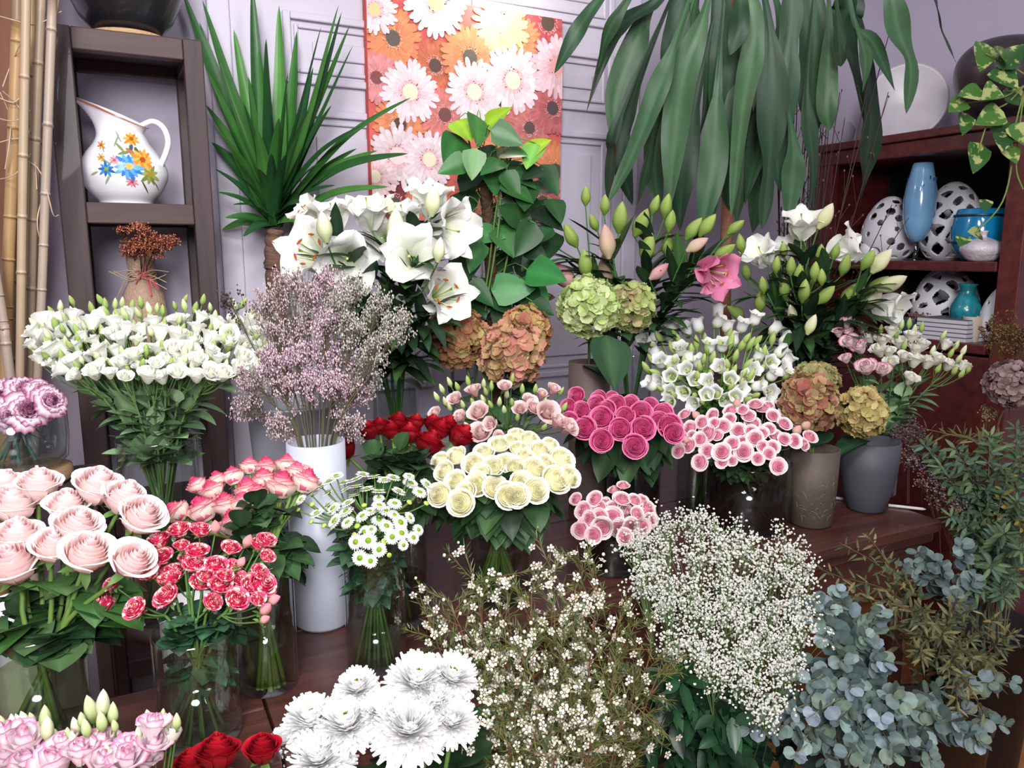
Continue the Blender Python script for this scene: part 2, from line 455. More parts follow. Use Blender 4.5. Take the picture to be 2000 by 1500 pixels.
def bell(L, r, seed, col='#f1f1ee'):
    mb = MB(); nv, n = 9, 20; v = np.linspace(0, 1, nv); a = np.linspace(0, 2 * PI, n, endpoint=False); A = a[:, None] * np.ones((1, nv)); Vv = np.ones((n, 1)) * v[None]
    prof = np.array([.28, .72, .86, .88, .86, .86, .92, 1.08, 1.32])[None] * r
    rr = prof * (1 + .10 * np.cos(5 * A) * Vv ** 3); z = Vv * L + .06 * L * np.cos(5 * A) * Vv ** 4 - .07 * L * (Vv > .95)
    mb.add(np.stack([np.cos(A) * rr, np.sin(A) * rr, z], -1).reshape(-1, 3), quads(n, nv, True), mix(lin('#dfe6c2'), lin(col), np.clip(Vv * 2.2, 0, 1)).reshape(-1, 3))
    ellipsoid(mb, (0, 0, .0), r * .5, r * .5, L * .14, 8, 5, lin('#86a353'))
    tube(mb, [[0, 0, .1 * L], [0, 0, .85 * L]], [.05 * r, .12 * r], 5, lin('#e9e2b0'), cap=True)
    return mb

# ------------------------------------------------------------------ stems, sprays and bunches
def stemcurve(base, neck, head, axis, n=12):
    L = np.linalg.norm(np.asarray(head) - np.asarray(neck)); h = np.asarray(head, float)
    pts = [base, neck, np.asarray(neck) * .45 + h * .55 + np.array([0, 0, .06 * L]), h] if L > .05 else [base, neck, h]
    pts[-2] = pts[-2] if len(pts) == 3 else (pts[-2] * .6 + (h - np.asarray(axis) * L * .35) * .4)
    return smooth_path(pts, n)

ORD = 'first second third fourth fifth sixth seventh eighth ninth tenth eleventh twelfth'.split()
def rows(pts, per=6):
    """for every (px, py): where it stands in its bunch, in words"""
    n = len(pts); k = max(1, round(n / per)); k = min(k, 5)
    names = {1: [''], 2: ['back', 'front'], 3: ['back', 'middle', 'front'], 4: ['back', 'second', 'third', 'front'], 5: ['back', 'second', 'middle', 'fourth', 'front']}[k]
    idx = sorted(range(n), key=lambda i: pts[i][1]); out = [''] * n; a = 0
    for r_ in range(k):
        b = round(n * (r_ + 1) / k); row = sorted(idx[a:b], key=lambda i: pts[i][0]); a = b
        for j, i in enumerate(row):
            o = ORD[j] if j < 12 else 'twelfth'
            o = 'leftmost' if j == 0 else ('rightmost' if j == len(row) - 1 and len(row) > 1 else o + ' from left')
            out[i] = o + (f' in {names[r_]} row' if names[r_] else '')
    return out

def kmeans(pts, k, seed=1):
    pts = np.array(pts, float); rg = np.random.RandomState(seed); c = pts[rg.choice(len(pts), k, replace=False)]
    for _ in range(25):
        a = np.argmin(((pts[:, None] - c[None]) ** 2).sum(-1), 1)
        for j in range(k):
            if (a == j).any(): c[j] = pts[a == j].mean(0)
    return [np.where(a == j)[0] for j in range(k) if (a == j).any()]

def leaves_on(mb, crv, spec, rg, out):
    n = spec['n']; nk = (len(crv) - 1) // 3; seg = np.linalg.norm(np.diff(crv[nk:], axis=0), axis=1); cum = np.concatenate([[0], np.cumsum(seg)]); Lt = cum[-1]
    s0, s1 = [(q - .33) / .67 for q in spec['s']]; cap = 1 - spec.get('gap', .045) / Lt; s1 = min(s1, cap); s0 = min(s0, s1 - .25)
    for i in range(n):
        s = (s0 + (s1 - s0) * (i + rg.random() * .7) / n) * Lt
        s = max(s, .02 * Lt); q = nk + float(np.interp(s, cum, np.arange(len(cum)))); j = min(int(q), len(crv) - 2); p = crv[j] * (1 - q + j) + crv[j + 1] * (q - j); t = unit(crv[j + 1] - crv[j])
        a = rg.uniform(0, 2 * PI); side = unit(np.cross(t, [math.cos(a), math.sin(a), .3]))
        o = unit(np.asarray(out, float) * [1, 1, .0] + 1e-6)
        d = unit(side * .9 + o * rg.uniform(.2, .9) + t * spec.get('rise', .4) + np.array([0, 0, rg.uniform(-.3, .2)]) - FW * .25)
        L = spec['L'] * rg.uniform(.75, 1.15)
        c = lin(spec['c'][rg.randrange(len(spec['c']))]) * rg.uniform(.8, 1.15)
        k = spec.get('set', 1)
        for q in range(k):
            dd = d
            if k > 1:
                sd = unit(np.cross(d, [0, 0, 1]) + 1e-6); dd = unit(d * .75 + sd * (0 if q == 0 else (1 if q % 2 else -1) * .8)); 
            pb = p + d * (L * .35 if k > 1 else 0.0)
            if k > 1 and q == 0:
                tube(mb, [p, pb], .0011, 4, c); pb = pb + d * L * .15
            leaf(mb, pb, dd, L * (1 if q == 0 else .85), spec['W'] * rg.uniform(.85, 1.1), c, droop=rg.uniform(*spec.get('droop', (.1, .7))), fold=spec.get('fold', .2),
                 shape=spec.get('shape', .8), nv=7, nu=5, col2=c * 1.35 if spec.get('rib', True) else None, twist=rg.uniform(-.3, .3))

def plant_stem(name, label, cat, group, base, neck, node, heads, leafspec=None, rs=.0028, stemcol='#5d7a38', leafmat=None, seed=0, part='bloom', extra=None, sepals=None, mats=None):
    """a cut stem from the foot of its vase: heads = [(point, axis, mesh, scale, part name)]"""
    rg = random.Random(seed); base = np.asarray(base, float)
    root = thing(name, label, cat, base, group)
    mb = MB(); ax0 = heads[0][1] if heads else np.array([0, 0, 1.]); sc = lin(stemcol)
    crv = stemcurve(base, neck, node, ax0 if len(heads) == 1 else unit(np.asarray(node) - neck))
    tube(mb, crv, np.linspace(rs * 1.15, rs * .9, len(crv)), 6, sc)
    for (p, ax, me, s, pn) in heads:
        p = np.asarray(p, float)
        if len(heads) > 1 or np.linalg.norm(p - np.asarray(node)) > .012:
            j = rg.uniform(.72, .98); q0 = crv[int(j * (len(crv) - 1))]
            L = np.linalg.norm(p - q0); b = smooth_path([q0, q0 * .5 + p * .5 - ax * L * .10 + np.array([0, 0, -.05 * L]), p], 7)
            tube(mb, b, np.linspace(rs * .75, rs * .55, 7), 5, sc)
        if sepals:
            for k in range(5):
                a = k * 2 * PI / 5 + rg.random(); M = frame(ax, a, p)
                t = MB(); leaf(t, (0, 0, -.001), (1, 0, rg.uniform(-.5, .5)), sepals * rg.uniform(.8, 1.2), sepals * .22, lin('#56773a'), droop=rg.uniform(0, .6), nv=4)
                mb.join(t, M)
    obj('stem', mb, STEM, root, origin=base)
    if leafspec:
        lm = MB(); leaves_on(lm, crv, leafspec, rg, np.asarray(node) - neck)
        obj('foliage', lm, leafmat or LEAF, root, origin=base)
    for (p, ax, me, s, pn) in heads:
        link(pn, me, root, M=frame(ax, rg.uniform(0, 6.28), np.asarray(p) - base, s))
    return root

def face(p, origin, tocam=.35, up=.25, rg=None, j=.0):
    a = unit(np.asarray(p) - origin) + np.array([0, 0, up]) + unit(CAM - np.asarray(p)) * tocam
    if rg is not None: a = a + np.array([rg.uniform(-j, j) for _ in range(3)])
    return unit(a)

class Vase:
    """where a bunch stands: centre of the foot, height of the rim, inner radius"""
    def __init__(s, c, h, r): s.c = np.asarray(c, float); s.h = h; s.r = r
    def foot(s, rg, aim=None):
        a = rg.uniform(0, 2 * PI); q = s.r * math.sqrt(rg.random()) * .8
        p = s.c + np.array([math.cos(a) * q, math.sin(a) * q, .006])
        if aim is not None:                                     # stems lean across the vase
            d = (np.asarray(aim) - s.c) * [1, 1, 0]; L = np.linalg.norm(d) + 1e-6; p = s.c + np.array([0, 0, .006]) - d / L * min(L, s.r * .7) + (p - s.c - [0, 0, .006]) * .3
        return p
    def neck(s, aim, rg):
        d = (np.asarray(aim) - s.c) * [1, 1, 0]; L = np.linalg.norm(d) + 1e-6
        return s.c + d / L * min(L * .6, s.r * .82) * rg.uniform(.8, 1) + np.array([0, 0, s.h])

def depth(px, py, t0, yc, xc, slope=1.2, bulge=.3):
    return t0 * (1 + slope * (yc - py) / 1500 + bulge * ((px - xc) / 1500) ** 2 * 4)

def bunch(name, desc, where, cat, group, hs, t0, vase, meshes, rad, leafspec=None, slope=1.2, tocam=.35, up=.25, rs=.0028, leafmat=None, part='bloom', seed=1, sepals=None, jit=.15, stemcol='#5d7a38', neckdrop=0.):
    """one head per stem: hs = [(px, py, r px)]"""
    rg = random.Random(seed); xc = sum(h[0] for h in hs) / len(hs); yc = sum(h[1] for h in hs) / len(hs)
    lab = rows(hs)
    for i, h in enumerate(hs):
        p = P(h[0], h[1], depth(h[0], h[1], t0, yc, xc, slope)); r = h[2] * dist(p) / 1500
        neck = vase.neck(p, rg); ax = face(p, vase.c + [0, 0, vase.h - neckdrop], tocam, up, rg, jit)
        p = p - ax * r * .75
        plant_stem(name, f'{desc}, {lab[i]} of {where}', cat, group, vase.foot(rg, p), neck, p, [(p, ax, meshes[rg.randrange(len(meshes))], r / rad, part)], leafspec, rs, stemcol, leafmat, seed * 1000 + i, sepals=sepals and r * sepals)

def sprays(name, desc, where, cat, group, hs, k, t0, vase, meshes, rad, leafspec=None, slope=1.2, tocam=.35, up=.25, rs=.0022, leafmat=None, seed=1, buds=None, stemcol='#47652f', sepals=None, jit=.3, per=6, pname='bloom', nodedrop=.05):
    """several heads per stem: hs = [(px, py, r px, kind)]; kind picks the mesh list and the part's name"""
    rg = random.Random(seed); xc = sum(h[0] for h in hs) / len(hs); yc = sum(h[1] for h in hs) / len(hs)
    cl = kmeans([(h[0], h[1]) for h in hs], k, seed); cen = [(sum(hs[i][0] for i in c) / len(c), sum(hs[i][1] for i in c) / len(c)) for c in cl]
    lab = rows(cen, per); org = vase.c + [0, 0, vase.h]
    for q, c in enumerate(cl):
        tn = depth(*cen[q], t0, yc, xc, slope); nd = P(cen[q][0], cen[q][1], tn); up_ = unit(nd - org); nd = nd - up_ * nodedrop
        heads = []
        for i in c:
            h = hs[i]; kind = h[3] if len(h) > 3 else 0
            p = P(h[0], h[1], depth(h[0], h[1], t0, yc, xc, slope) + rg.uniform(-.015, .015)); r = h[2] * dist(p) / 1500
            ms, rd, pn, tc, u_ = (meshes, rad, pname, tocam, up) if kind == 0 else buds[kind - 1]
            ax = face(p, org, tc, u_, rg, jit)
            heads.append((p - ax * r * (.6 if kind == 0 else 1.), ax, ms[rg.randrange(len(ms))], r / rd, pn))
        plant_stem(name, f'{desc}, {lab[q]} of {where}', cat, group, vase.foot(rg, nd), vase.neck(nd, rg), nd, heads, leafspec, rs, stemcol, leafmat, seed * 1000 + q, sepals=sepals)
# ------------------------------------------------------------------ the room
WALLC = solid('wall_paint', '#aea5b6', .7, bump=.05, bscale=30., var=.04, vscale=3.)
DOORC = solid('door_paint', '#bab4c2', .5, bump=.04, bscale=25., var=.03, vscale=4.)
FLOORM = woodmat('floor_wood', '#7a4a28', '#a06a3a', .45, (2, 14, 14))
TABLEM = woodmat('dark_red_wood', '#361e1a', '#52302a', .36, (3, 45, 45), .25)
SHELFM = woodmat('wenge_wood', '#2c1c1d', '#3d2929', .62, (45, 45, 3), .05)
CABM = woodmat('mahogany', '#3f1413', '#5c2320', .4, (4, 30, 30), .15)
BLACKM = solid('black_backing', '#08090c', .8)
YW, XR = 2.45, 3.10
b = MB(); box(b, (-3.2, YW, 0), (XR + .1, YW + .1, 3.0)); struct('wall_back', b, WALLC)
b = MB(); box(b, (XR, -2.2, 0), (XR + .1, YW, 3.0)); struct('wall_right', b, WALLC)
b = MB(); box(b, (-3.2, -2.2, -.06), (XR + .1, YW + .1, 0)); struct('floor', b, FLOORM)

def mould(mb, x0, x1, z0, z1, w, y0, d):
    """a rectangular run of moulding on the wall side"""
    box(mb, (x0, y0 - d, z0), (x0 + w, y0, z1)); box(mb, (x1 - w, y0 - d, z0), (x1, y0, z1))
    box(mb, (x0 + w, y0 - d, z0), (x1 - w, y0, z0 + w)); box(mb, (x0 + w, y0 - d, z1 - w), (x1 - w, y0, z1))

b = MB(); box(b, (.34, YW - .02, 0), (1.005, YW + .001, 2.70)); box(b, (1.015, YW - .02, 0), (1.70, YW + .001, 2.70))
door = struct('door_1', b, DOORC, bevel=.004)
yd = YW - .02
for (x0, x1) in ((.485, .93), (1.09, 1.64)):
    for (z0, z1) in ((1.895, 2.095), (.95, 1.825), (.12, .86), (2.18, 2.58)):
        b = MB(); mould(b, x0, x1, z0, z1, .022, yd, .016); mould(b, x0 + .032, x1 - .032, z0 + .032, z1 - .032, .012, yd, .010)
        box(b, (x0 + .085, yd - .009, z0 + .075), (x1 - .085, yd, z1 - .075))
        struct('panel_moulding', b, DOORC, bevel=.004, parent=door)
b = MB()
for (x0, x1) in ((.28, .34), (1.70, 1.76)): box(b, (x0, YW - .028, 0), (x1, YW, 2.78))
box(b, (.34, YW - .028, 2.70), (1.70, YW, 2.78)); struct('trim_1', b, DOORC, bevel=.004)

# ------------------------------------------------------------------ tables
ZT = .72
def table(label, x0, x1, y0, y1, legs):
    t = thing('display_table', label, 'table', ((x0 + x1) / 2, (y0 + y1) / 2, 0), 'dark wooden display tables'); o = np.array(t.location)
    n = max(2, int((y1 - y0) / .3)); b = MB()
    for i in range(n):
        box(b, (x0, y0 + (y1 - y0) * i / n + .0012, ZT - .03), (x1, y0 + (y1 - y0) * (i + 1) / n - .0012, ZT))
    obj('table_top', b, TABLEM, t, smooth=False, bevel=.003, origin=o)
    b = MB(); box(b, (x0 + .01, y0 + .012, ZT - .06), (x1 - .01, y1 - .012, ZT - .03)); obj('moulding', b, TABLEM, t, smooth=False, bevel=.006, origin=o)
    b = MB(); box(b, (x0 + .03, y0 + .03, ZT - .19), (x1 - .03, y1 - .03, ZT - .06)); obj('apron', b, TABLEM, t, smooth=False, bevel=.003, origin=o)
    for (x, y) in legs:
        b = MB(); box(b, (x - .025, y - .025, 0), (x + .025, y + .025, ZT - .1)); obj('leg', b, TABLEM, t, smooth=False, bevel=.004, origin=o)
table('dark red wooden table under the glass vases of pale pink and variegated roses', -.75, .150, .98, 1.258, [(-.70, 1.03), (.10, 1.03), (-.70, 1.2), (.10, 1.2)])
table('narrow dark red wooden table under the white cylinder vase', .154, .452, .98, 2.06, [(.20, 1.03), (.40, 1.03), (.20, 2.0), (.40, 2.0)])
table('long dark red wooden table under the grey vase of hydrangeas', .456, 1.845, 1.18, 2.06, [(.52, 1.25), (1.78, 1.25), (.52, 2.0), (1.78, 2.0)])

# ------------------------------------------------------------------ tall open shelf against the wall
XS0, XS1, YS0, YS1 = -.107, .230, 2.12, 2.40
ZR = [1.912, 1.519, 1.126, .733, .34]
sh = thing('open_shelf', 'dark brown open wooden shelf tower holding the painted jug', 'shelf', ((XS0 + XS1) / 2, (YS0 + YS1) / 2, 0)); so = np.array(sh.location)
for x in (XS0, XS1 - .045):
    for y in (YS0, YS1 - .04):
        w = .054 if x == XS0 else .045; b = MB(); box(b, (x, y, 0), (x + w, y + .04, ZR[0])); obj('post', b, SHELFM, sh, smooth=False, bevel=.003, origin=so)
RH = woodmat('wenge_rail', '#331f20', '#472d2c', .6, (4, 45, 45), .05)
for z in ZR:
    b = MB(); box(b, (XS0 + .054, YS0 + .002, z - .050), (XS1 - .045, YS0 + .036, z)); obj('front_rail', b, RH, sh, smooth=False, bevel=.003, origin=so)
    b = MB(); box(b, (XS0 + .054, YS1 - .036, z - .050), (XS1 - .045, YS1 - .004, z)); obj('back_rail', b, RH, sh, smooth=False, bevel=.003, origin=so)
    for x in (XS0 + .006, XS1 - .043):
        b = MB(); box(b, (x, YS0 + .04, z - .050), (x + .038, YS1 - .04, z)); obj('side_rail', b, RH, sh, smooth=False, bevel=.003, origin=so)
    b = MB(); box(b, (XS0 + .04, YS0 + .034, z - .022), (XS1 - .04, YS1 - .034, z - .002)); obj('shelf_board', b, RH, sh, smooth=False, origin=so)

# black bowl on its ring, top of the shelf
c = on_y(249, 60, YS0 + .10); c[2] = ZR[0]
rg_ = MB(); a = np.linspace(0, 2 * PI, 41)[:-1]
lathe(rg_, [(.07, 0), (.085, .0), (.085, .012), (.07, .012), (.07, 0)], 32, c); tag(obj('woven_ring', rg_, solid('straw', '#b08d68', .8, bump=.4), origin=c), 'pale straw ring under the big black bowl', 'ring')
b = MB(); h = .012
lathe(b, [(0, h), (.06, h), (.072, h + .004), (.105, h + .04), (.130, h + .095), (.140, h + .15), (.136, h + .20), (.118, h + .24), (.112, h + .236), (.128, h + .195), (.130, h + .15), (.12, h + .09), (.09, h + .04), (.04, h + .02), (0, h + .02)], 48, c)
tag(obj('black_bowl', b, solid('black_glaze', '#17181c', .32, var=.5, vscale=7., coat=.3), origin=c), 'large round black glazed bowl on top of the dark shelf', 'bowl')

# painted jug
jc = on_y(247, 388, YS0 + .12); jc[2] = ZR[1]
JZ = .93
prof = [(.048, 0), (.062, .002), (.066, .010), (.086, .032), (.103, .065), (.107, .085), (.103, .105), (.088, .135), (.068, .162), (.058, .185), (.055, .205), (.060, .225), (.066, .238)]
SP_ = -RT                                                         # the spout points to the viewer's left
def jug_warp(v, A, zz):
    k = np.clip((zz - .18) / .058, 0, 1); t = np.cos(A - math.atan2(SP_[1], SP_[0]))
    sp = np.clip(t, 0, 1) ** 3; v = v.copy()
    v[..., 2] += k * (.032 * t + .020 * sp); ext = k ** 1.4 * sp * .062; narrow = 1 - .25 * k * np.clip(t, 0, 1) ** 2
    lat = np.array([-SP_[1], SP_[0], 0]); along = (v * SP_).sum(-1); la = (v * lat).sum(-1)
    v[..., 0] = (along + ext) * SP_[0] + la * narrow * lat[0]; v[..., 1] = (along + ext) * SP_[1] + la * narrow * lat[1]
    return v
jug = thing('painted_jug', 'white ceramic jug painted with blue and orange flowers', 'jug', jc)
b = MB(); pp = smooth_path([(r, z, 0) for r, z in prof], 40)[:, :2]; pp = np.concatenate([[[0, 0]], pp])
lathe(b, pp, 64, (0, 0, 0), warp=jug_warp)
inn = pp[::-1] * [1, 1]; inn = np.stack([np.maximum(inn[:, 0] - .004, 0), np.maximum(inn[:, 1], .006)], 1); lathe(b, inn[:-1], 64, (0, 0, 0), warp=jug_warp)
# rim line and painted sprays lie on the glaze
def prad(z): return float(np.interp(z, [p[1] for p in prof], [p[0] for p in prof]))
vd = unit(-(jc - CAM) * [1, 1, 0]); va = math.atan2(vd[1], vd[0])
def onjug(x, z, lift=.0012):
    """x metres round the belly to the viewer's right of the middle"""
    r = prad(z) + lift; a = va + x / max(r, .05); v = np.array([[[math.cos(a) * r, math.sin(a) * r, z]]])
    return jug_warp(v, np.array([[a]]), np.array([[z]]))[0, 0]
cols = []
def paint(x, z, ang, L, W, col, lift=.0012):
    t = MB(); n = 6; V = []
    for i in range(n):
        s = i / (n - 1); w = W * math.sin(PI * min(.97, .06 + s * .92)) ** .7
        for q in (-1, 0, 1):
            V.append(onjug(x + math.cos(ang) * L * s - math.sin(ang) * w * q, z + math.sin(ang) * L * s + math.cos(ang) * w * q, lift))
    f = [[i * 3 + q, i * 3 + q + 1, (i + 1) * 3 + q + 1, (i + 1) * 3 + q] for i in range(n - 1) for q in (0, 1)]
    b.add(V, np.array(f), lin(col), 1)
def blossom(x, z, r, col, eye, n=13, ph=0., span=2 * PI, c2=None):
    for k in range(n):
        paint(x, z, ph + span * k / n, r * (.85 + .2 * ((k * 7) % 3) / 2), r * .17, col if k % 2 or not c2 else c2, .0012 + .00005 * k)
    for k in range(6): paint(x, z, k * PI / 3, r * .26, r * .12, eye, .0022)
jr = R
def J(px, py): return (px - 246) * .00136, (389 - py) * .00124
for (px, py, r, col, eye, n, c2) in ((255, 313, .030, '#2f78c4', '#d99a2c', 15, '#5b9fe0'), (216, 320, .018, '#3d86cd', '#7d9a3a', 9, '#2a5f9c'), (280, 297, .026, '#d9822a', '#a14c18', 13, '#e0a544'), (263, 252, .018, '#d07a28', '#9c5a1c', 9, '#c9a23a'),
        (292, 327, .024, '#7d8a3c', '#b08a34', 9, '#98a455'), (258, 344, .013, '#c9737f', '#b5505f', 9, '#dd9aa0'), (231, 301, .012, '#c9737f', '#b5505f', 9, '#dd9aa0'), (208, 268, .012, '#cf6f22', '#8a5a20', 6, '#dd9338'), (208, 295, .010, '#d7a25c', '#8a7a3a', 7, '#c98a40')):
    blossom(*J(px, py), r * 1.22, col, eye, n, .3, 2 * PI, c2)
for (px, py, a, L, W, col) in ((238, 288, .3, .028, .0035, '#6f7a45'), (250, 285, 2.2, .03, .003, '#7d8a52'), (225, 310, 2.6, .034, .003, '#8a9468'), (200, 325, 3.5, .02, .0025, '#93a070'), (222, 330, 4.2, .024, .0025, '#98a584'), (275, 340, 5.2, .03, .002, '#4f5a38'),
        (300, 340, 5.5, .026, .0015, '#6a7050'), (245, 262, 1.9, .03, .0018, '#8d9388'), (232, 272, 1.2, .03, .0018, '#84907a'), (252, 274, 5.6, .022, .005, '#b06f3c'), (268, 270, 5.0, .02, .0045, '#55603f'), (262, 262, 4.6, .02, .004, '#4d5566'), (214, 285, 1.8, .02, .0015, '#8b8b72')):
    paint(*J(px, py), a, L * 1.2, W * 1.2, col)
V = []
for i in range(65):
    a = 2 * PI * i / 64; r = prad(.237) + .0012
    for z in (.2335, .2375): V.append(jug_warp(np.array([[[math.cos(a) * r, math.sin(a) * r, z]]]), np.array([[a]]), np.array([[z]]))[0, 0])
b.add(V, np.array([[2 * i, 2 * i + 2, 2 * i + 3, 2 * i + 1] for i in range(64)]), lin('#a5563a'), 1)
GLAZECOL = colmat('painted_glaze', .3, 0., .4, 0)
b.v = [v * [.96, .96, JZ] for v in b.v]
obj('body', b, [WHITECER, GLAZECOL], jug)
prof_scale = 1
hp = [(-.050, .208), (-.085, .222), (-.112, .205), (-.122, .170), (-.112, .135), (-.098, .108), (-.094, .085)]
b = MB(); pts = smooth_path([SP_ * x + [0, 0, z] for x, z in hp], 22)
tube(b, pts, [.0075] * 22, 10, (1, 1, 1), cap=True); b.v = [v * [.96, .96, JZ] for v in b.v]; obj('handle', b, WHITECER, jug)

# burlap bottle with dried flowers
bc = on_y(290, 700, YS0 + .12); bc[2] = ZR[2]
BUR = solid('burlap', '#a58b76', .9, bump=.6, bscale=220., var=.12, vscale=90.)
bt = thing('burlap_bottle', 'bottle wrapped in burlap with pink raffia bow', 'bottle', bc)
b = MB(); lathe(b, [(0, 0), (.052, 0), (.056, .01), (.058, .06), (.056, .12), (.050, .165), (.036, .195), (.029, .212), (.030, .225), (.033, .245), (.034, .275), (.031, .285), (.026, .283), (.024, .26)], 36, warp=lambda v, A, z: v * np.stack([1 + .03 * np.sin(7 * A + z * 40), 1 + .03 * np.sin(7 * A + z * 40), np.ones_like(A)], -1)); obj('burlap_wrap', b, BUR, bt)
b = MB()
for k in range(3):
    a = np.linspace(0, 2 * PI, 24); tube(b, np.stack([np.cos(a) * .033, np.sin(a) * .033, .210 + .004 * k + .006 * np.sin(a * 2 + k)], 1), .0022, 5, lin('#b08f6d'))
rr = random.Random(4); fd = unit((CAM - bc) * [1, 1, 0])
for k in range(9):
    s = rr.choice((-1, 1)); p0 = fd * .034 + RT * rr.uniform(-.01, .012) + [0, 0, .213]
    tube(b, smooth_path([p0, p0 + RT * s * .03 + fd * .01 + [0, 0, rr.uniform(-.02, .02)], p0 + RT * s * rr.uniform(.05, .08) + [0, 0, rr.uniform(-.06, .03)]], 8), .0011, 4, lin('#b59a80'))
obj('jute_twine', b, STEM, bt)
b = MB()
for k in range(11):
    s = (-1, 1, 1)[k % 3]; p0 = fd * .036 + RT * .008 + [0, 0, .211]
    q = p0 + RT * s * rr.uniform(.01, .04) + fd * .012 + [0, 0, rr.uniform(-.05, .022)]
    tube(b, smooth_path([p0, p0 * .5 + q * .5 + [0, 0, .01], q], 7), .0014, 4, lin('#c4485c'))
tube(b, smooth_path([fd * .036 + RT * .008 + [0, 0, .211], fd * .037 + RT * .012 + [0, 0, .25], fd * .034 + RT * .008 + [0, 0, .284]], 7), .0014, 4, lin('#c4485c'))
obj('pink_raffia', b, STEM, bt)
def dried_sprig(label, root, tip, r, n, cols, seed, name='dried_flower_sprig', group=None, dot=.0022, sp=.6):
    rg = random.Random(seed); o = thing(name, label, 'dried flowers', root, group); root = np.array(root); tip = np.array(tip)
    st, fl = MB(), MB(); main = smooth_path([root, root * .4 + tip * .6 + [0, 0, .01], tip], 8); tube(st, main, .0011, 4, lin('#5d4436'))
    cl = [lin(c) for c in cols]
    for k in range(n):
        d = unit([rg.gauss(0, 1), rg.gauss(0, 1), rg.gauss(0, sp)]); e = tip + d * r * rg.random() ** .4 * np.array([1, 1, .8]); tube(st, [main[5 + k % 3], e], .0005, 3, lin('#6d4a36'))
        for q in range(5):
            p = e + np.array([rg.gauss(0, 1), rg.gauss(0, 1), rg.gauss(0, 1)]) * dot * 1.6
            ellipsoid(fl, p, dot, dot, dot * .9, 5, 4, cl[rg.randrange(len(cl))] * rg.uniform(.7, 1.2))
    obj('stem', st, DRY, o, origin=root); obj('blossom', fl, DRY, o, origin=root)
DF = ['#a9664c', '#8a4c3a', '#c2836a', '#74392c']
for i, (px, py, rp) in enumerate(((276, 445, 15), (242, 447, 14), (258, 478, 22), (290, 470, 26), (312, 475, 22), (334, 470, 17), (272, 486, 22), (305, 488, 20), (252, 490, 14))):
    lbs = ['topmost tuft', 'sparse brown tuft highest on one side', 'orange tuft below the sparse one', 'middle tuft', 'tuft beside the middle one', 'outermost tuft near the shelf post', 'lower front tuft', 'lower tuft over the raffia end', 'lowest outer tuft']
    dried_sprig('rust dried blossom, ' + lbs[i] + ' in the burlap bottle', bc + [0, 0, .20], P(px, py, 1.93 + .03 * (i % 3 - 1)), rp * 1.95 / 1500, 46, DF, 30 + i, group='dried blossoms in the burlap bottle')

# ------------------------------------------------------------------ bamboo poles and curly twigs
BAM = ['#95826c', '#8f7a60', '#a08d74', '#846e56']
def bamboo(label, pts, wpx, t, col, seed, name='bamboo_pole', nodes=True):
    rg = random.Random(seed); pp = [P(x, y, t - .10) for x, y in pts]; d = unit(pp[-1] - pp[-2]); foot = pp[-1] + d * ((pp[-1][2] - .004) / -d[2]); top = pp[0] + unit(pp[0] - pp[1]) * .35
    path = smooth_path([top] + pp + [foot], 60) if len(pp) > 2 else smooth_path([top, foot], 60); r = wpx * t / 3000
    c = lin(col)
    if nodes:
        tot = np.linalg.norm(np.diff(path, axis=0), axis=1).sum(); ns = [(.06 + .23 * k + rg.uniform(0, .07)) / tot for k in range(int(tot / .23))]; s = sorted(list(np.linspace(0, 1, 24)) + [q + e for q in ns for e in (-.006, -.0025, -.001, .001, .0025, .006)]); s = np.clip(s, 0, 1)
        path = np.stack([np.interp(s, np.linspace(0, 1, 60), path[:, k]) for k in range(3)], 1); rad = np.full(len(s), r); cc = np.repeat(c[None], len(s), 0)
        for q in ns:
            for i, v in enumerate(s):
                if abs(v - q) < .0018: rad[i] = r * 1.2; cc[i] = c * .5
                elif abs(v - q) < .004: rad[i] = r * 1.02; cc[i] = c * 1.2
    else: rad = np.full(60, r); cc = np.repeat(c[None], 60, 0)
    b = MB(); tube(b, path, rad, 12, cc, cap=True)
    tag(obj(name, b, solid('bark', '#6d4632', .8, bump=.6, bscale=35., var=.3, vscale=15., stretch=(1, 1, .15)) if not nodes else DRYBAM, origin=foot), label, 'bamboo' if nodes else 'log', 'bamboo poles beside the shelf' if nodes else None)
DRYBAM = colmat('bamboo_skin', .45, 0., .4, .1, 8.)
bamboo('rough brown log standing at the outer edge behind the bamboo', [(14, 0), (10, 740)], 50, 1.95, '#6d4632', 1, 'wooden_log', False)
bamboo('slender darker bamboo pole just beside the brown log', [(34, 0), (33, 375), (22, 740)], 17, 1.88, BAM[3], 2)
bamboo('pale bamboo pole with a clear ring, frontmost of the bundle', [(51, 0), (44, 375), (39, 740)], 15, 1.74, BAM[2], 3)
bamboo('straight bamboo pole second in front, nearer the shelf', [(80, 0), (66, 375), (57, 740)], 15, 1.80, BAM[0], 4)
bamboo('bamboo pole bent like a knee beside the shelf post', [(112, -20), (90, 130), (96, 225), (72, 330), (64, 740)], 12, 1.84, BAM[1], 5)
bamboo('greyish bamboo pole nearest to the shelf post', [(90, 340), (82, 560), (74, 740)], 15, 1.77, '#9a8a7c', 6)
bamboo('yellowish thick bamboo pole in the middle of the bundle', [(22, 375), (14, 580), (12, 740)], 20, 1.80, '#9d7d54', 7)
bamboo('bamboo pole leaning across the foot of the bundle', [(-8, 540), (8, 640), (20, 740)], 17, 1.72, '#98877a', 8)
bamboo('shaded bamboo pole at the back of the bundle', [(62, 0), (58, 375), (52, 740)], 14, 1.92, '#8b7150', 9)
b = MB(); rr = random.Random(8)
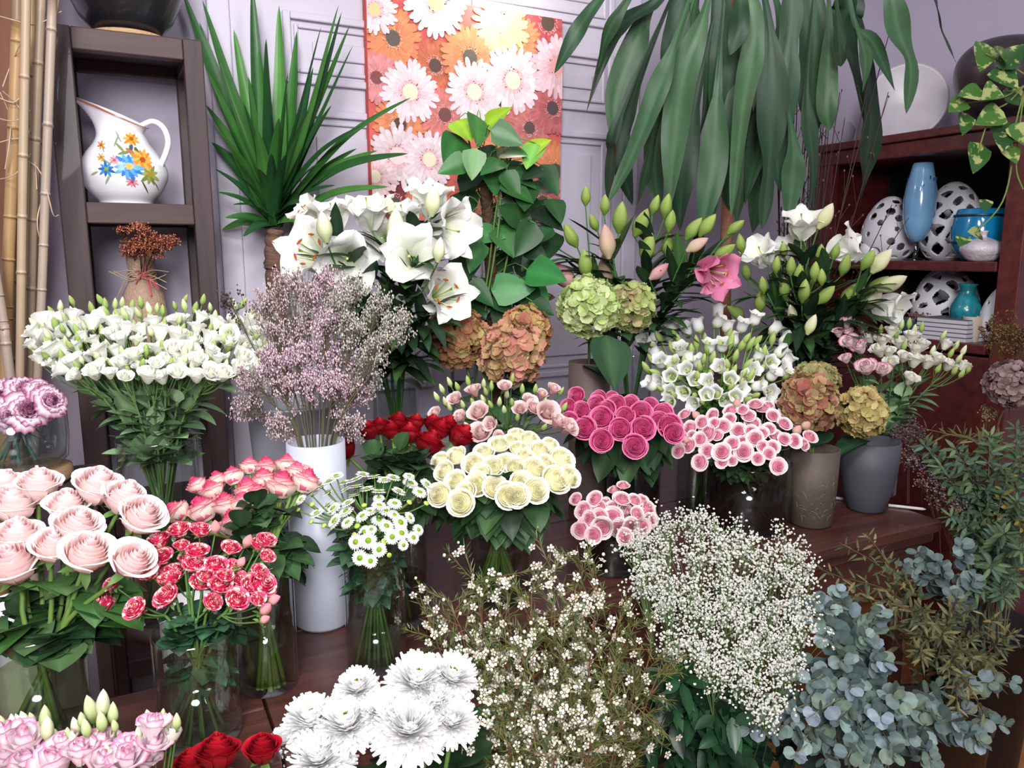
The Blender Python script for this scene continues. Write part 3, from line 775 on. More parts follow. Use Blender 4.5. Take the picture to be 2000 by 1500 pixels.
for pts in ([(0, 32), (30, 40), (70, 48), (120, 22)], [(42, 80), (20, 130), (5, 170)], [(0, 180), (20, 230), (18, 280), (10, 330)], [(5, 178), (40, 215), (65, 290), (72, 370)], [(0, 232), (30, 236), (60, 215)], [(45, 310), (75, 330), (92, 375), (104, 420), (114, 420)], [(84, 382), (74, 420), (74, 450), (82, 480)], [(0, 278), (22, 272), (40, 270)], [(0, 350), (30, 340), (60, 300)], [(0, 192), (25, 200), (40, 190)]):
    tube(b, smooth_path([P(x, y, 1.68 + .02 * math.sin(x)) for x, y in pts], 14), .0013, 5, lin('#b99f8a'))
tag(obj('curly_twigs', b, STEM, origin=P(40, 300, 1.7)), 'thin pale curling willow twigs winding round the bamboo poles', 'twigs', kind='stuff')

# ------------------------------------------------------------------ gerbera print
YP = 2.392
pr = thing('canvas_print', 'square canvas print of orange, pink and white gerberas', 'picture', on_y(905, 435, YP))
p0 = on_y(720, 200, YP); p1 = on_y(1096, 200, YP); zb = float(on_y(1094, 436, YP)[2]); zt = float(on_y(1096, 38, YP)[2]); po = np.array(pr.location)
b = MB(); box(b, (p0[0] + .0, YP + .0015, zb), (p1[0], YP + .034, zt), lin('#c9605a')); obj('canvas', b, colmat('canvas', .85, 0, .1, .1, 12.), pr, smooth=False, origin=po)
b = MB(); lay = [0]
def gflat(px, py, rp, petal, eye, n=24, ring=None, layers=3, wpet=.085):
    c0 = on_y(px, py, YP); r = rp * dist(c0) / 1500; rg = random.Random(int(px * 3 + py)); pc = lin(petal)
    for l in range(layers):
        n2 = int(n * 1.35)
        for k in range(n2):
            a = (k + .5 * l) * 2 * PI / n2 + rg.uniform(-.08, .08); L = r * (1 - .2 * l) * rg.uniform(.9, 1.05); col = pc * rg.uniform(.84, 1.06) * (.93, 1, .9)[l]
            lay[0] += 1; y = YP + .001 - lay[0] * 4e-6; d = np.array([math.cos(a), 0, math.sin(a)]); s = np.array([-d[2], 0, d[0]]); V = []
            for i in range(6):
                q = (0, .35, .65, .84, .95, 1)[i]; w = r * wpet * (.35, .62, .9, 1, .72, .2)[i]
                for z in (-1, 0, 1): V.append(np.array([c0[0], y, c0[2]]) + d * L * (.15 + .85 * q) + s * w * z)
            V = np.array(V); V[:, 0] = np.clip(V[:, 0], p0[0], p1[0]); V[:, 2] = np.clip(V[:, 2], zb, zt)
            cc = np.repeat(np.clip(col, 0, 1)[None], 18, 0); cc[:6] *= np.array([.90, .74, .74]); cc[::3] *= .90
            cc[1::3] *= 1.06; b.add(V, np.array([[i * 3 + z, i * 3 + z + 1, (i + 1) * 3 + z + 1, (i + 1) * 3 + z] for i in range(5) for z in (0, 1)]), np.clip(cc, 0, 1))
    for (q, col, m) in ((.25, eye, 0), (.34, ring or petal, 90)):
        lay[0] += 1; y = YP + .001 - lay[0] * 4e-6 - .00004
        if m:
            for k in range(m):
                a = rg.uniform(0, 6.28); rr_ = r * q * rg.uniform(.75, 1.1); e = r * .022; x, z = c0[0] + math.cos(a) * rr_, c0[2] + math.sin(a) * rr_
                if p0[0] + e < x < p1[0] - e and zb + e < z < zt - e: b.add([[x - e, y, z], [x, y, z - e], [x + e, y, z], [x, y, z + e]], np.array([[0, 1, 2, 3]]), lin(col) * rg.uniform(.8, 1.2))
        else:
            a = np.linspace(0, 2 * PI, 25)[:-1]; V = np.stack([c0[0] + np.cos(a) * r * q, np.full(24, y), c0[2] + np.sin(a) * r * q], 1); V[:, 0] = np.clip(V[:, 0], p0[0], p1[0]); V[:, 2] = np.clip(V[:, 2], zb, zt)
            b.add(V, np.array([list(range(24))]), lin(col))
OR, CO, RE, WH, PK = '#d58560', '#c4736a', '#b0555a', '#dfcbd0', '#e3a9b0'
DK = '#55463f'
for a in ((850, 128, 52, '#b86a50', DK, 18), (1085, 335, 60, OR, DK, 20), (1060, 395, 50, '#a5545a', DK, 20), (985, 300, 60, OR, DK, 20), (940, 350, 60, '#c0735f', DK, 20), (770, 400, 60, '#7d3a44', DK, 20), (840, 400, 60, '#c07058', DK, 18), (1070, 45, 60, RE, DK, 20), (1015, 75, 46, OR, '#7a5a3a', 20), (1040, 170, 60, CO, DK, 20), (985, 200, 60, CO, DK, 20),
        (767, 75, 60, OR, '#5d5650', 22), (780, 245, 56, OR, DK, 22), (917, 113, 62, OR, '#5d5650', 22), (980, 48, 62, '#ecb48a', '#c9a080', 20), (735, 152, 50, '#d28a8c', '#7a4a4a', 26), (868, 225, 54, '#c97a72', '#6d4a48', 26), (1033, 250, 48, '#c27572', '#5a4a48', 24), (1078, 212, 52, '#b8666a', '#57474a', 24),
        (850, 5, 68, WH, '#d9b98a', 20), (800, 180, 62, WH, '#d8cdb4', 20), (925, 180, 62, WH, '#d8cdb4', 20), (1000, 158, 66, WH, '#d8cdb4', 22), (1086, 130, 60, '#dcb8c0', '#c9908f', 20), (775, 305, 66, WH, '#e2c2c4', 14), (837, 312, 56, WH, '#d8cdb4', 22), (730, 345, 50, '#dfc0c4', '#d8cdb4', 16), (730, 20, 50, WH, '#d9b98a', 16)):
    gflat(*a, ring='#e0b08a' if a[3] in (OR,) else '#dda0a0')
obj('printed_gerberas', b, colmat('print', .75, 0, .15, .03, 30.), pr, smooth=False, origin=po)

# ------------------------------------------------------------------ cabinet with ceramics
XC, YC0, YC1 = 2.67, 1.525, 2.385
ztop, zs, zbm = 1.84, 1.370, 1.085
cab = thing('display_cabinet', 'dark mahogany open cabinet full of white and blue ceramics', 'cabinet', (XC + .2, (YC0 + YC1) / 2, 0)); co = np.array(cab.location)
def cpart(name, lo, hi, mat=CABM, bev=.004):
    b = MB(); box(b, lo, hi); return obj(name, b, mat, cab, smooth=False, bevel=bev, origin=co)
cpart('cornice', (XC - .025, YC0 - .02, ztop - .03), (XR - .005, YC1, ztop)); cpart('top_panel', (XC - .008, YC0, ztop - .085), (XR - .006, YC1, ztop - .03))
cpart('end_panel', (XC, YC0, .0), (XR - .006, YC0 + .03, ztop - .085)); cpart('end_panel', (XC, YC1 - .03, .0), (XR - .006, YC1, ztop - .085))
cpart('post', (XC - .012, YC0 - .004, .0), (XC + .03, YC0 + .070, ztop - .085)); cpart('post', (XC - .012, YC1 - .075, 0), (XC + .03, YC1 + .002, ztop - .085))
cpart('shelf_board', (XC - .004, YC0 + .08, zs - .035), (XR - .008, YC1 - .03, zs)); cpart('shelf_board', (XC - .02, YC0 + .08, zbm - .035), (XR - .008, YC1 - .03, zbm))
cpart('back_panel', (XR - .03, YC0 + .03, zbm), (XR - .01, YC1 - .03, ztop - .085), BLACKM, 0)
for i in range(2):
    y0 = YC0 + .072 + i * .36; cpart('cupboard_door', (XC - .006, y0, .06), (XC + .016, y0 + .352, zbm - .045))
cpart('plinth', (XC + .02, YC0 + .02, 0), (XR - .02, YC1 - .02, .06))

def hollow_egg(name, label, px, pyb, wpx, hpx, x, zbase, mode, seed, group='white pierced ceramic eggs'):
    c = on_x(px, pyb, x); c[2] = zbase; t = dist(c); r = wpx * t / 3000; h = hpx * t / 1500
    n, m = 180, 120; rs = np.random.RandomState(seed); a = np.linspace(0, 2 * PI, n, endpoint=False); th = np.linspace(.10, PI - .42, m); A, T = np.meshgrid(a, th, indexing='ij')
    rr_ = np.sin(T) * (1 + .16 * np.cos(T) * -1); z = (1 - np.cos(T)) ; z = (np.cos(T[:, ::-1] * 0) * 0 + (np.cos(th[-1]) - np.cos(T)) * -1)
    zz = (np.cos(T) - math.cos(th[-1])); zz = zz / zz.max() * h; rr_ = np.sin(T) * (1 - .20 * np.cos(T)); rr_ = rr_ / rr_.max() * r
    V = np.stack([np.cos(A) * rr_, np.sin(A) * rr_, zz], -1).reshape(-1, 3); q = quads(n, m, True); cen = V[q].mean(1)
    k = 46; g = np.arange(k) + .5; ph = np.arccos(1 - 1.85 * g / k) ; az = PI * (1 + 5 ** .5) * g + rs.uniform(-.25, .25, k)
    sr = np.sin(ph) * (1 - .20 * np.cos(ph)); sz = np.cos(ph) - math.cos(th[-1])
    S = np.stack([np.cos(az) * sr * r, np.sin(az) * sr * r, sz / (1 - math.cos(th[-1])) * h], 1) * rs.uniform(.96, 1.04, (k, 1))
    D = np.linalg.norm(cen[:, None] - S[None], axis=2); D.sort(axis=1)
    lim = (cen[:, 2] > h * .06) & (cen[:, 2] < h * .95)
    hole = (D[:, 0] < r * (.135 + .04 * np.sin(cen[:, 2] * 40))) & lim if mode == 'round' else ((D[:, 1] - D[:, 0] > r * .20) & lim)
    b = MB(); b.add(V, q[~hole])
    o = obj(name, b, WHITEEGG, loc=c); s = o.modifiers.new('wall', 'SOLIDIFY'); s.thickness = .007; s.offset = -1
    return tag(o, label, 'ornament', group)
WHITEEGG = solid('white_bisque', '#d3d1d8', .5)
hollow_egg('pierced_egg', 'white ceramic egg with round holes behind the pale blue vase', 1733, 500, 96, 118, 2.84, zs, 'round', 3)
hollow_egg('pierced_egg', 'white ceramic egg with angular holes behind the bright blue pot', 1853, 500, 108, 146, 2.93, zs, 'cell', 5)
hollow_egg('pierced_egg', 'white ceramic egg with angular holes alone on the lower shelf', 1841, 645, 112, 128, 2.92, zbm, 'cell', 9)
hollow_egg('pierced_egg', 'round holed white egg half hidden by the cabinet post, lower shelf', 1958, 668, 80, 108, 2.80, zbm, 'round', 12)
hollow_egg('pierced_egg', 'small pierced white egg behind the squat white vase', 1958, 500, 44, 70, 2.98, zs, 'round', 15)
def turned(name, label, cat, px, x, zbase, wpx, hpx, prof, mat, n=36, group=None, pyb=None):
    c = on_x(px, 494 + 1, x); c[2] = zbase; t = dist(c); r = wpx * t / 3000; h = hpx * t / 1500
    b = MB(); pp = smooth_path([(q * r, z * h, 0) for q, z in prof], 40)[:, :2]; pp[:, 0] = np.maximum(pp[:, 0], 0); lathe(b, pp, n)
    return tag(obj(name, b, mat, loc=c), label, cat, group)
BLUEG = solid('pale_blue_glass', '#6f9cc0', .15, coat=.5, var=.12, vscale=14.)
v = turned('blue_glass_vase', 'tall pale blue glass vase on a clear foot', 'vase', 1788, 2.76, zs, 58, 182, [(0, .19), (.25, .2), (.6, .26), (.9, .4), (1, .58), (.95, .75), (.75, .9), (.62, 1), (.56, 1), (.7, .88), (.88, .7), (.9, .5), (.5, .27)], BLUEG)
b = MB(); lathe(b, [(0, 0), (.035, 0), (.036, .004), (.008, .01), (.007, .03), (.012, .055), (.004, .066)], 24); obj('glass_foot', b, GLASS, v)
b = MB(); rr = random.Random(5)
for k in range(22):
    a = rr.uniform(0, 6.28); z = rr.uniform(.17, .31)
    for q in range(3): ellipsoid(b, (math.cos(a) * .052, math.sin(a) * .052, z + .003 * q), .0025, .0025, .004, 5, 4, lin('#2c3f5c'))
obj('painted_specks', b, PLAIN, v)
TURQ = solid('turquoise_glaze', '#1177a8', .12, coat=.6, var=.15, vscale=12.)
v = turned('blue_pot', 'bright turquoise blue pot with dark bands beside the pierced egg', 'pot', 1909, 2.80, zs + .0, 100, 98, [(0, 0), (.4, 0), (.6, .06), (.9, .3), (1, .55), (.94, .8), (.84, .97), (.82, 1), (.76, 1), (.86, .8), (.9, .5)], TURQ)
b = MB()
for z, r in ((.062, .0), (.125, .0)):
    rr_ = .0915 * (1.0 if z > .1 else .965) 
pot_t = dist(np.array(v.location)); h_ = 98 * pot_t / 1500; r_ = 100 * pot_t / 3000
for fz, fr in ((.34, .935), (.86, .92)): lathe(b, [(r_ * fr + .0015, h_ * fz), (r_ * (fr + .004) + .0025, h_ * (fz + .02)), (r_ * fr + .0015, h_ * (fz + .045))], 36)
obj('dark_band', b, solid('dark_band', '#10222e', .4), v); v.location.z += .0
turned('squat_vase', 'squat pearly white vase with a tiny neck under the blue pot', 'vase', 1918, 2.715, zs, 80, 58, [(0, 0), (.5, 0), (.75, .12), (1, .38), (.85, .6), (.4, .74), (.17, .8), (.15, .9), (.2, 1), (.12, 1), (.1, .85)], solid('pearl_glaze', '#c9bfc6', .35, bump=.5, bscale=60.))
turned('white_ball_vase', 'low white round vase beside the egg with round holes', 'vase', 1702, 2.78, zs, 44, 40, [(0, 0), (.6, 0), (1, .4), (.9, .75), (.4, 1), (.3, .95)], WHITECER)
turned('teal_vase', 'mottled teal ceramic vase with a flared rim on the lower shelf', 'vase', 1897, 2.76, zbm + .055, 56, 78, [(0, 0), (.7, 0), (.95, .2), (1, .4), (.75, .62), (.5, .8), (.52, .92), (.62, 1), (.54, 1), (.45, .9)], solid('teal_glaze', '#1d7580', .25, var=.55, vscale=22., coat=.4))
turned('cream_cup', 'cream tapered cup between the white boxes and the pierced egg', 'cup', 1913, 2.72, zbm, 34, 44, [(0, 0), (.68, 0), (.75, .1), (1, 1), (.94, 1), (.7, .1)], solid('cream_glaze', '#b5a698', .5))
turned('dark_bottle_vase', 'dark bronze bottle vase in the shadow of the lower shelf', 'vase', 1758, 2.86, zbm, 46, 110, [(0, 0), (.7, 0), (1, .3), (1, .6), (.5, .85), (.4, 1), (.3, .98)], solid('bronze', '#2b2120', .3, metal=.5))
turned('teal_bowl', 'small dark teal bowl holding dried pink blossom', 'bowl', 1790, 2.72, zbm, 46, 32, [(0, 0), (.7, 0), (.95, .5), (1, 1), (.92, 1), (.85, .5)], solid('dark_teal', '#234049', .4))
dried_sprig('dry dusky pink blossom in the small teal bowl', on_x(1790, 640, 2.72), on_x(1792, 622, 2.72), .045, 60, ['#7d5a5e', '#94696c', '#6a4a4c'], 77, dot=.003)
for k in range(5):
    c = on_x(1850, 640, 2.70); c[2] = zbm + k * .0158 + .0001; b = MB()
    y0, y1 = on_x(1902, 640, 2.70)[1], on_x(1803, 640, 2.70)[1]
    box(b, (2.66, y0 + .0, zbm + k * .0158 + .0003), (2.82, y1, zbm + k * .0158 + .0125))
    tg = ['bottom', 'second lowest', 'middle', 'second highest', 'topmost'][k]
    o = obj('flat_box', b, solid('white_card', '#b9b6bf', .6), origin=c, smooth=False, bevel=.001); tag(o, f'flat white box, {tg} of the stack beside the cream cup', 'box', 'flat white boxes on the cabinet shelf')
    b = MB(); box(b, (2.663, y0 + .003, zbm + k * .0158 + .0125), (2.817, y1 - .003, zbm + k * .0158 + .0160)); obj('box_base', b, solid('grey_card', '#5d5960', .7), o, smooth=False, origin=c)
# on top of the cabinet
turned('dark_round_jar', 'big round dark brown jar streaked with pale bands on the cabinet', 'jar', 1925, 2.80, ztop, 172, 158, [(0, 0), (.42, 0), (.55, .08), (.85, .3), (1, .58), (.94, .8), (.7, .95), (.45, 1), (.3, .985), (.28, .9)], solid('streaked_glaze', '#2f2628', .35, var=.6, vscale=4., stretch=(1, 1, 9), coat=.2), 48)
b = MB(); c = on_x(1765, 245, 2.84); c[2] = ztop; t = dist(c); r = 72 * t / 1500
lathe(b, [(0, 0), (r * .3, 0), (r * .55, .01), (r, .045), (r * 1.02, .05), (r * .95, .047), (r * .5, .018), (0, .012)], 48)
M = frame(unit(CAM - c + [0, 0, .0]) * [1, 1, 1] + [0, 0, .25], 0, (0, 0, r * .93)); 
for i in range(len(b.v)): b.v[i] = b.v[i] @ M[:3, :3].T + M[:3, 3]
tag(obj('white_plate', b, solid('crackle_white', '#b7b1b8', .35, var=.06, vscale=20.), loc=c), 'large off-white dish leaning upright on the cabinet', 'dish')
b = MB(); c = on_x(1628, 255, 2.9); c[2] = ztop; t = dist(c); r = 40 * t / 1500; lathe(b, [(0, 0), (r * .6, 0), (r * .95, r * .5), (r, r), (r * .8, r * 1.5), (r * .4, r * 1.7), (0, r * 1.72)], 36); tag(obj('grey_round_jar', b, solid('lilac_grey', '#8d8698', .6), loc=c), 'plain lilac grey round jar behind the hanging leaves on the cabinet', 'jar')

# ------------------------------------------------------------------ vases and buckets
def cyl_prof(r0, r1, h, th=.003): return [(0, 0), (r0 * .94, 0), (r0, .006), (r1, h), (r1 - th, h), (r0 - th, .010), (0, .010)]
def white_vase(label, px, pyb, wpx, pytop, name='cylinder_vase'):
    c = on_z(px, pyb, ZT); t = dist(c); r = wpx * t / 3000; h = float(P(px, pytop, t)[2]) - ZT; b = MB(); lathe(b, cyl_prof(r, r, h, .004), 48)
    tag(obj(name, b, VASEWHITE, loc=c + [0, 0, .0005]), label, 'vase'); return Vase(c, h, r - .006)
def glass_vase(label, c, r0, r1, h, water=.5, tint=None, group=None):
    o = thing('glass_vase', label, 'vase', np.asarray(c) + [0, 0, .0005], group); b = MB(); lathe(b, [(0, .012), (r0 * .8, .012), (r0 - .003, .016), (r1 - .003, h), (r1, h + .001), (r1, h - .002), (r0, .006), (r0 * .95, 0), (0, 0)], 48); obj('glass_body', b, GLASS, o)
    if water:
        rw = r0 + (r1 - r0) * water - .0045; b = MB(); lathe(b, [(0, .0135), (r0 - .006, .0165), (rw, h * water), (0, h * water)], 40); obj('water', b, tint or WATER, o)
    return Vase(c, h, min(r0, r1) - .006)
VW = white_vase('tall white cylinder vase holding dusty pink statice', 632, 1212, 108, 838)
VW2 = white_vase('second white cylinder vase half hidden behind the first', 603, 1168, 62, 905)
c = on_z(545, 1090, ZT); c = np.array([.315, 1.66, ZT]); ZINC = solid('zinc', '#8d8f98', .45, metal=.35, var=.12, vscale=6.)
zb_ = thing('zinc_bucket', 'galvanised zinc bucket with raised lettering behind the white vase', 'bucket', c); b = MB()
lathe(b, [(0, 0), (.070, 0), (.074, .004), (.083, .20), (.086, .204), (.086, .212), (.084, .216), (.094, .355), (.098, .36), (.096, .366), (.090, .36), (.078, .16), (.068, .01), (0, .008)], 48); obj('body', b, ZINC, zb_)
fd = unit((CAM - c) * [1, 1, 0])
for k, xx in enumerate((-.42, -.05, .30)):
    b = MB(); a0 = math.atan2(fd[1], fd[0]) + xx; pts = []
    for s in np.linspace(0, PI, 12): pts.append([math.cos(a0 + math.cos(s) * .14) * .0835, math.sin(a0 + math.cos(s) * .14) * .0835, .145 + .03 * math.sin(s)])
    pts = [[pts[0][0], pts[0][1], .115]] + pts + [[pts[-1][0], pts[-1][1], .115]]
    tube(b, pts, .0028, 6); obj('raised_letter', b, ZINC, zb_)
VZ = Vase(c, .36, .07)

def on_table(px, py): return on_z(px, py, ZT)
V_SANT = glass_vase('clear glass vase of green-eyed white daisies', on_table(737, 1296), .050, .050, .225, .33)
V_EDGE = glass_vase('clear glass cylinder vase under the pink-edged roses', on_table(526, 1335), .046, .046, .21, .55, glassmat('green_water', (.72, .74, .52), 1.33))
V_RW = glass_vase('clear glass vase of small variegated roses at the table front', on_table(394, 1435), .056, .056, .16, .58)
V_PALE = glass_vase('clear glass vase of large pale pink roses', on_table(92, 1425), .062, .062, .16, .6, glassmat('leafy_water', (.80, .86, .66), 1.33))
V_RED = glass_vase('clear glass vase of red roses behind the daisy vase', on_table(778, 1212), .055, .055, .25, .35, glassmat('dark_water', (.55, .52, .42), 1.33))
V_CREAM = glass_vase('glass vase hidden below the cream roses', on_table(975, 1165), .06, .06, .22, .4)
V_SMALL = glass_vase('glass vase of miniature pink roses beside the gypsophila', on_table(1200, 1105), .072, .078, .13, .6, glassmat('murky_water', (.25, .30, .22), 1.33))
V_HOT = glass_vase('glass vase of hot pink roses', on_table(1235, 1005), .07, .07, .24, .4, glassmat('murky_water2', (.3, .32, .25), 1.33))
c = on_table(1455, 1022); t = dist(c)
V_SPRAY = glass_vase('wide clear glass cylinder of pink spray roses', c, 82 * t / 1500, 82 * t / 1500, .165, .8, glassmat('murky_water3', (.30, .36, .30), 1.33))
c = on_table(1352, 990); V_SP2 = glass_vase('narrow clear glass vase behind the wide glass cylinder', c, .045, .045, .17, .3)
c = on_table(1582, 1022); t = dist(c)
turn = lambda name, label, c, prof, mat: tag(obj(name, lathe(MB(), prof, 48), mat, loc=np.asarray(c) + [0, 0, .0005]), label, 'vase')
BROWNV = solid('brown_stone', '#4a4038', .7, var=.25, vscale=14., bump=.2, bscale=50.)
hB = float(P(1582, 858, t)[2]) - ZT
vb = turn('brown_vase', 'mottled brown stoneware vase scored with pale scratches', c, [(0, 0), (.046, 0), (.052, .006), (.058, hB * .5), (.060, hB), (.055, hB), (.05, .02), (0, .02)], BROWNV)
b = MB(); rr = random.Random(3); a0 = math.atan2(*(CAM - c)[[1, 0]])
for k in range(34):
    a = a0 + rr.uniform(-1.1, 1.2); z = rr.uniform(.03, hB * .6); da = rr.uniform(-.3, .3); dz = rr.uniform(-.02, .02); R_ = .0585
    tube(b, [[math.cos(a + da * s) * (R_ + .0004), math.sin(a + da * s) * (R_ + .0004), z + dz * s + .004 * math.sin(s * 3)] for s in np.linspace(0, 1, 5)], .0004, 3, lin('#8d8058'))
obj('scratches', b, PLAIN, vb); V_BR = Vase(c, hB, .05)
c = on_table(1690, 994); t = dist(c); hG = float(P(1690, 845, t)[2]) - ZT
turn('grey_vase', 'slate grey tapered vase holding a yellow green hydrangea', c, [(0, 0), (.043, 0), (.048, .006), (.062, hG * .3), (.072, hG * .6), (.075, hG), (.070, hG), (.066, hG * .6), (.045, .02), (0, .02)], solid('slate_grey', '#3f4047', .65, var=.08, vscale=9.)); V_GR = Vase(c, hG, .06)
c = np.array([*P(1150, 800, 2.02)[:2], ZT]); V_GH = Vase(c, .30, .045)
turn('taupe_vase', 'taupe cylinder vase holding green hydrangeas', c, cyl_prof(.052, .056, .395), solid('taupe', '#5a4b48', .6, var=.1)); V_GH.h = .395
def hidden_vase(label, px, t, h, r, z=ZT): 
    q = P(px, 700, t); c = np.array([q[0], q[1], z]); return glass_vase(label, c, r, r, h, .5)
V_LIL = hidden_vase('tall glass vase holding the big white lilies', 770, 1.98, .36, .06)
V_PL = hidden_vase('glass vase of pink lily buds behind the green hydrangeas', 1235, 2.15, .40, .055)
V_RL = hidden_vase('glass vase of white lilies in front of the cabinet', 1580, 2.25, .36, .065)
V_CAMP = hidden_vase('glass vase of white bellflowers', 1395, 2.02, .28, .06)
V_HR = hidden_vase('glass vase of rust hydrangeas', 955, 1.95, .28, .06)
V_PLIS = hidden_vase('glass vase of blush lisianthus', 985, 1.75, .25, .05)
V_RLIS = hidden_vase('glass vase of white and pink lisianthus behind the grey vase', 1735, 2.12, .20, .05)
for (px, w_, lb) in ((350, .050, 'white ribbed bucket on the floor behind the variegated rose vase'), (-4, .05, 'white ribbed bucket on the floor behind the pale rose vase')):
    c = P(px, 900, 1.25) * [1, 1, 0] + [0, 0, .0005]; b = MB(); lathe(b, [(0, 0), (w_ * .8, 0), (w_ * .82, .004), (w_, .78), (w_ * 1.06, .785), (w_ * 1.06, .80), (w_ * .96, .80), (w_ * .78, .02), (0, .02)], 72, warp=lambda v, A, z: v * np.stack([1 + .02 * np.sin(24 * A), 1 + .02 * np.sin(24 * A), np.ones_like(A)], -1))
    tag(obj('ribbed_bucket', b, WHITECER, loc=c), lb, 'bucket')
# white stick left lying on the table
def stick(label, a_, b_, r, col, name):
    m = MB(); p, q = on_table(*a_) + [0, 0, r + .0005], on_table(*b_) + [0, 0, r + .0005]; tube(m, [p, p * .1 + q * .9, q], [r, r, r * .4], 8, lin(col), cap=True); tag(obj(name, m, PLAIN, origin=p), label, 'stick')
stick('white plastic stick lying on the table beside the grey vase', (1735, 990), (1808, 998), .004, '#c9c6c8', 'white_stick')
stick('short pale stick lying between the brown and grey vases', (1618, 973), (1648, 978), .004, '#b5b2b4', 'white_stick')
# ------------------------------------------------------------------ cut flowers
UC = CP * np.array([0, 0, 1.0]) + SP * FW; FC = CP * FW - SP * np.array([0, 0, 1.0])
def camdir(dx, dy, dz): return unit(RT * dx + UC * dy - FC * dz)
DG = ['#22391f', '#2a4526', '#34502d', '#1c2f1b']; MG = ['#35602f', '#2d5630', '#3f6a3a', '#274a2a']
ROSELEAF = dict(n=4, s=(.30, .70), L=.055, W=.021, c=DG, set=3, droop=(.5, 1.1), shape=.75, rise=-.1)
def roses(cfn, n, seed, k=3, **kw):
    return [petal_head(n + i * 2, .03, .047, cfn, seed + i, cup=True, nv=8, **kw).mesh('rose_bloom', PETAL) for i in range(k)]
S = lambda s: [tuple(int(v) for v in q.split(',')) for q in s.split()]

def spots(xy, n, inside, rmin, seed):
    """n spots at least rmin apart inside a shape"""
    rg = random.Random(seed); x0, y0, x1, y1 = xy; out = []; tries = 0
    while len(out) < n and tries < n * 300:
        tries += 1; x, y = rg.uniform(x0, x1), rg.uniform(y0, y1)
        if inside(x, y) and all((x - a) ** 2 + (y - b) ** 2 > rmin ** 2 for a, b in out): out.append((x, y))
    return out
def poly(pts):
    def f(x, y):
        c = False; n = len(pts)
        for i in range(n):
            (x1, y1), (x2, y2) = pts[i], pts[(i + 1) % n]
            if (y1 > y) != (y2 > y) and x < (x2 - x1) * (y - y1) / (y2 - y1) + x1: c = not c
        return c
    return f

# pale pink roses, near on the left
h = S('75,948,40 190,950,44 28,985,44 130,988,38 243,972,40 276,1008,44 150,1028,44 35,1047,42 103,1066,40 171,1080,48 24,1102,50 260,1095,42 10,948,36')
m = [petal_head(21 + i, .03, .050, cf('#f9dcd7', '#fbe8e5', '#fdf3f1', '#f3bdbd', .22), 11 + i, nu=9, nv=9, curl=.55, cup=True).mesh('pale_rose_bloom', PETAL) for i in range(4)]
bunch('pale_pink_rose', 'large pale pink rose', 'the pale pink bunch', 'rose', 'pale pink roses', h, 1.05, V_PALE, m, .029, dict(n=2, s=(.25, .7), L=.072, W=.034, rise=-.1, c=['#2b4a26', '#365a2a', '#223d22', '#45603a'], set=3, droop=(.1, .8), shape=.62), slope=.9, tocam=.65, up=.5, rs=.0035, sepals=.9, seed=3)
# pink edged roses
h = S('345,1000,27 395,995,32 440,985,28 457,1022,33 415,957,24 385,947,21 425,937,21 455,930,23 485,957,29 476,982,28 488,910,21 520,911,23 560,906,23 515,936,26 550,947,33 598,940,30 580,921,24 500,968,28 600,915,18')
m = roses(cf('#f8e6da', '#f8dcd4', '#dc3c70', '#dc4a7a', .17), 18, 21)
bunch('pink_edged_rose', 'white rose edged hot pink', 'the pink-edged bunch', 'rose', 'pink-edged roses', h, 1.26, V_EDGE, m, .029, dict(ROSELEAF, n=3), slope=1.1, tocam=.6, up=.4, rs=.003, sepals=.8, seed=4)
# red roses
h = S('720,840,24 742,832,22 765,840,23 778,822,22 800,846,25 838,865,31 858,838,27 900,850,29 812,824,20 875,828,22 845,825,20 670,876,29')
m = [petal_head(24 + i, .03, .05, cf('#6d0512', '#8c0a18', '#a80f1f', '#5d0410', .2), 31 + i, nu=8, nv=8, curl=.45, cup=True).mesh('red_rose_bloom', SATIN) for i in range(3)]
bunch('red_rose', 'deep red rose', 'the bunch behind the daisies', 'rose', 'deep red roses', h, 1.50, V_RED, m, .031, dict(ROSELEAF, n=5, W=.024), slope=1.2, tocam=.7, up=.35, rs=.003, sepals=.9, seed=5)
# cream roses
h = S('858,966,27 900,982,30 930,946,27 890,940,25 868,920,23 860,901,22 890,890,23 925,906,25 945,884,23 975,868,23 962,912,25 988,905,24 967,952,27 993,968,29 1000,862,20 1010,850,20 1035,858,21 1015,878,23 1026,893,23 1057,880,25 1098,897,28 1046,916,28 1008,912,24 1086,936,32 1112,932,26 1047,958,29 1010,968,28 1066,905,22 1017,942,25 940,925,22 1075,870,20 910,960,22')
m = roses(cf('#f6f0ca', '#faf6de', '#fdfbf0', '#efeab0', .22), 19, 41)
bunch('cream_rose', 'cream white rose', 'the cream dome', 'rose', 'cream roses', h, 1.38, V_CREAM, m, .031, dict(ROSELEAF, n=4, L=.062, W=.025), slope=1.2, tocam=.8, up=.4, rs=.0032, sepals=.7, seed=6)
# hot pink roses
h = S('1125,773,19 1170,778,17 1195,777,15 1110,796,19 1135,801,19 1165,790,20 1112,820,18 1203,790,21 1232,789,19 1252,806,25 1176,816,25 1142,836,25 1185,800,20 1212,838,24 1256,836,26 1176,861,25 1240,872,26 1295,808,22 1308,832,26 1288,822,20 1270,791,17 1316,846,22 1222,812,20')
m = roses(cf('#d02e76', '#da4489', '#eda0c2', '#de4e8e', .18), 20, 51)
bunch('hot_pink_rose', 'hot pink rose', 'the hot pink bunch', 'rose', 'hot pink roses', h, 1.70, V_HOT, m, .031, dict(ROSELEAF, n=8, L=.075, W=.03), slope=1.2, tocam=.8, up=.3, rs=.0032, sepals=.8, seed=7)
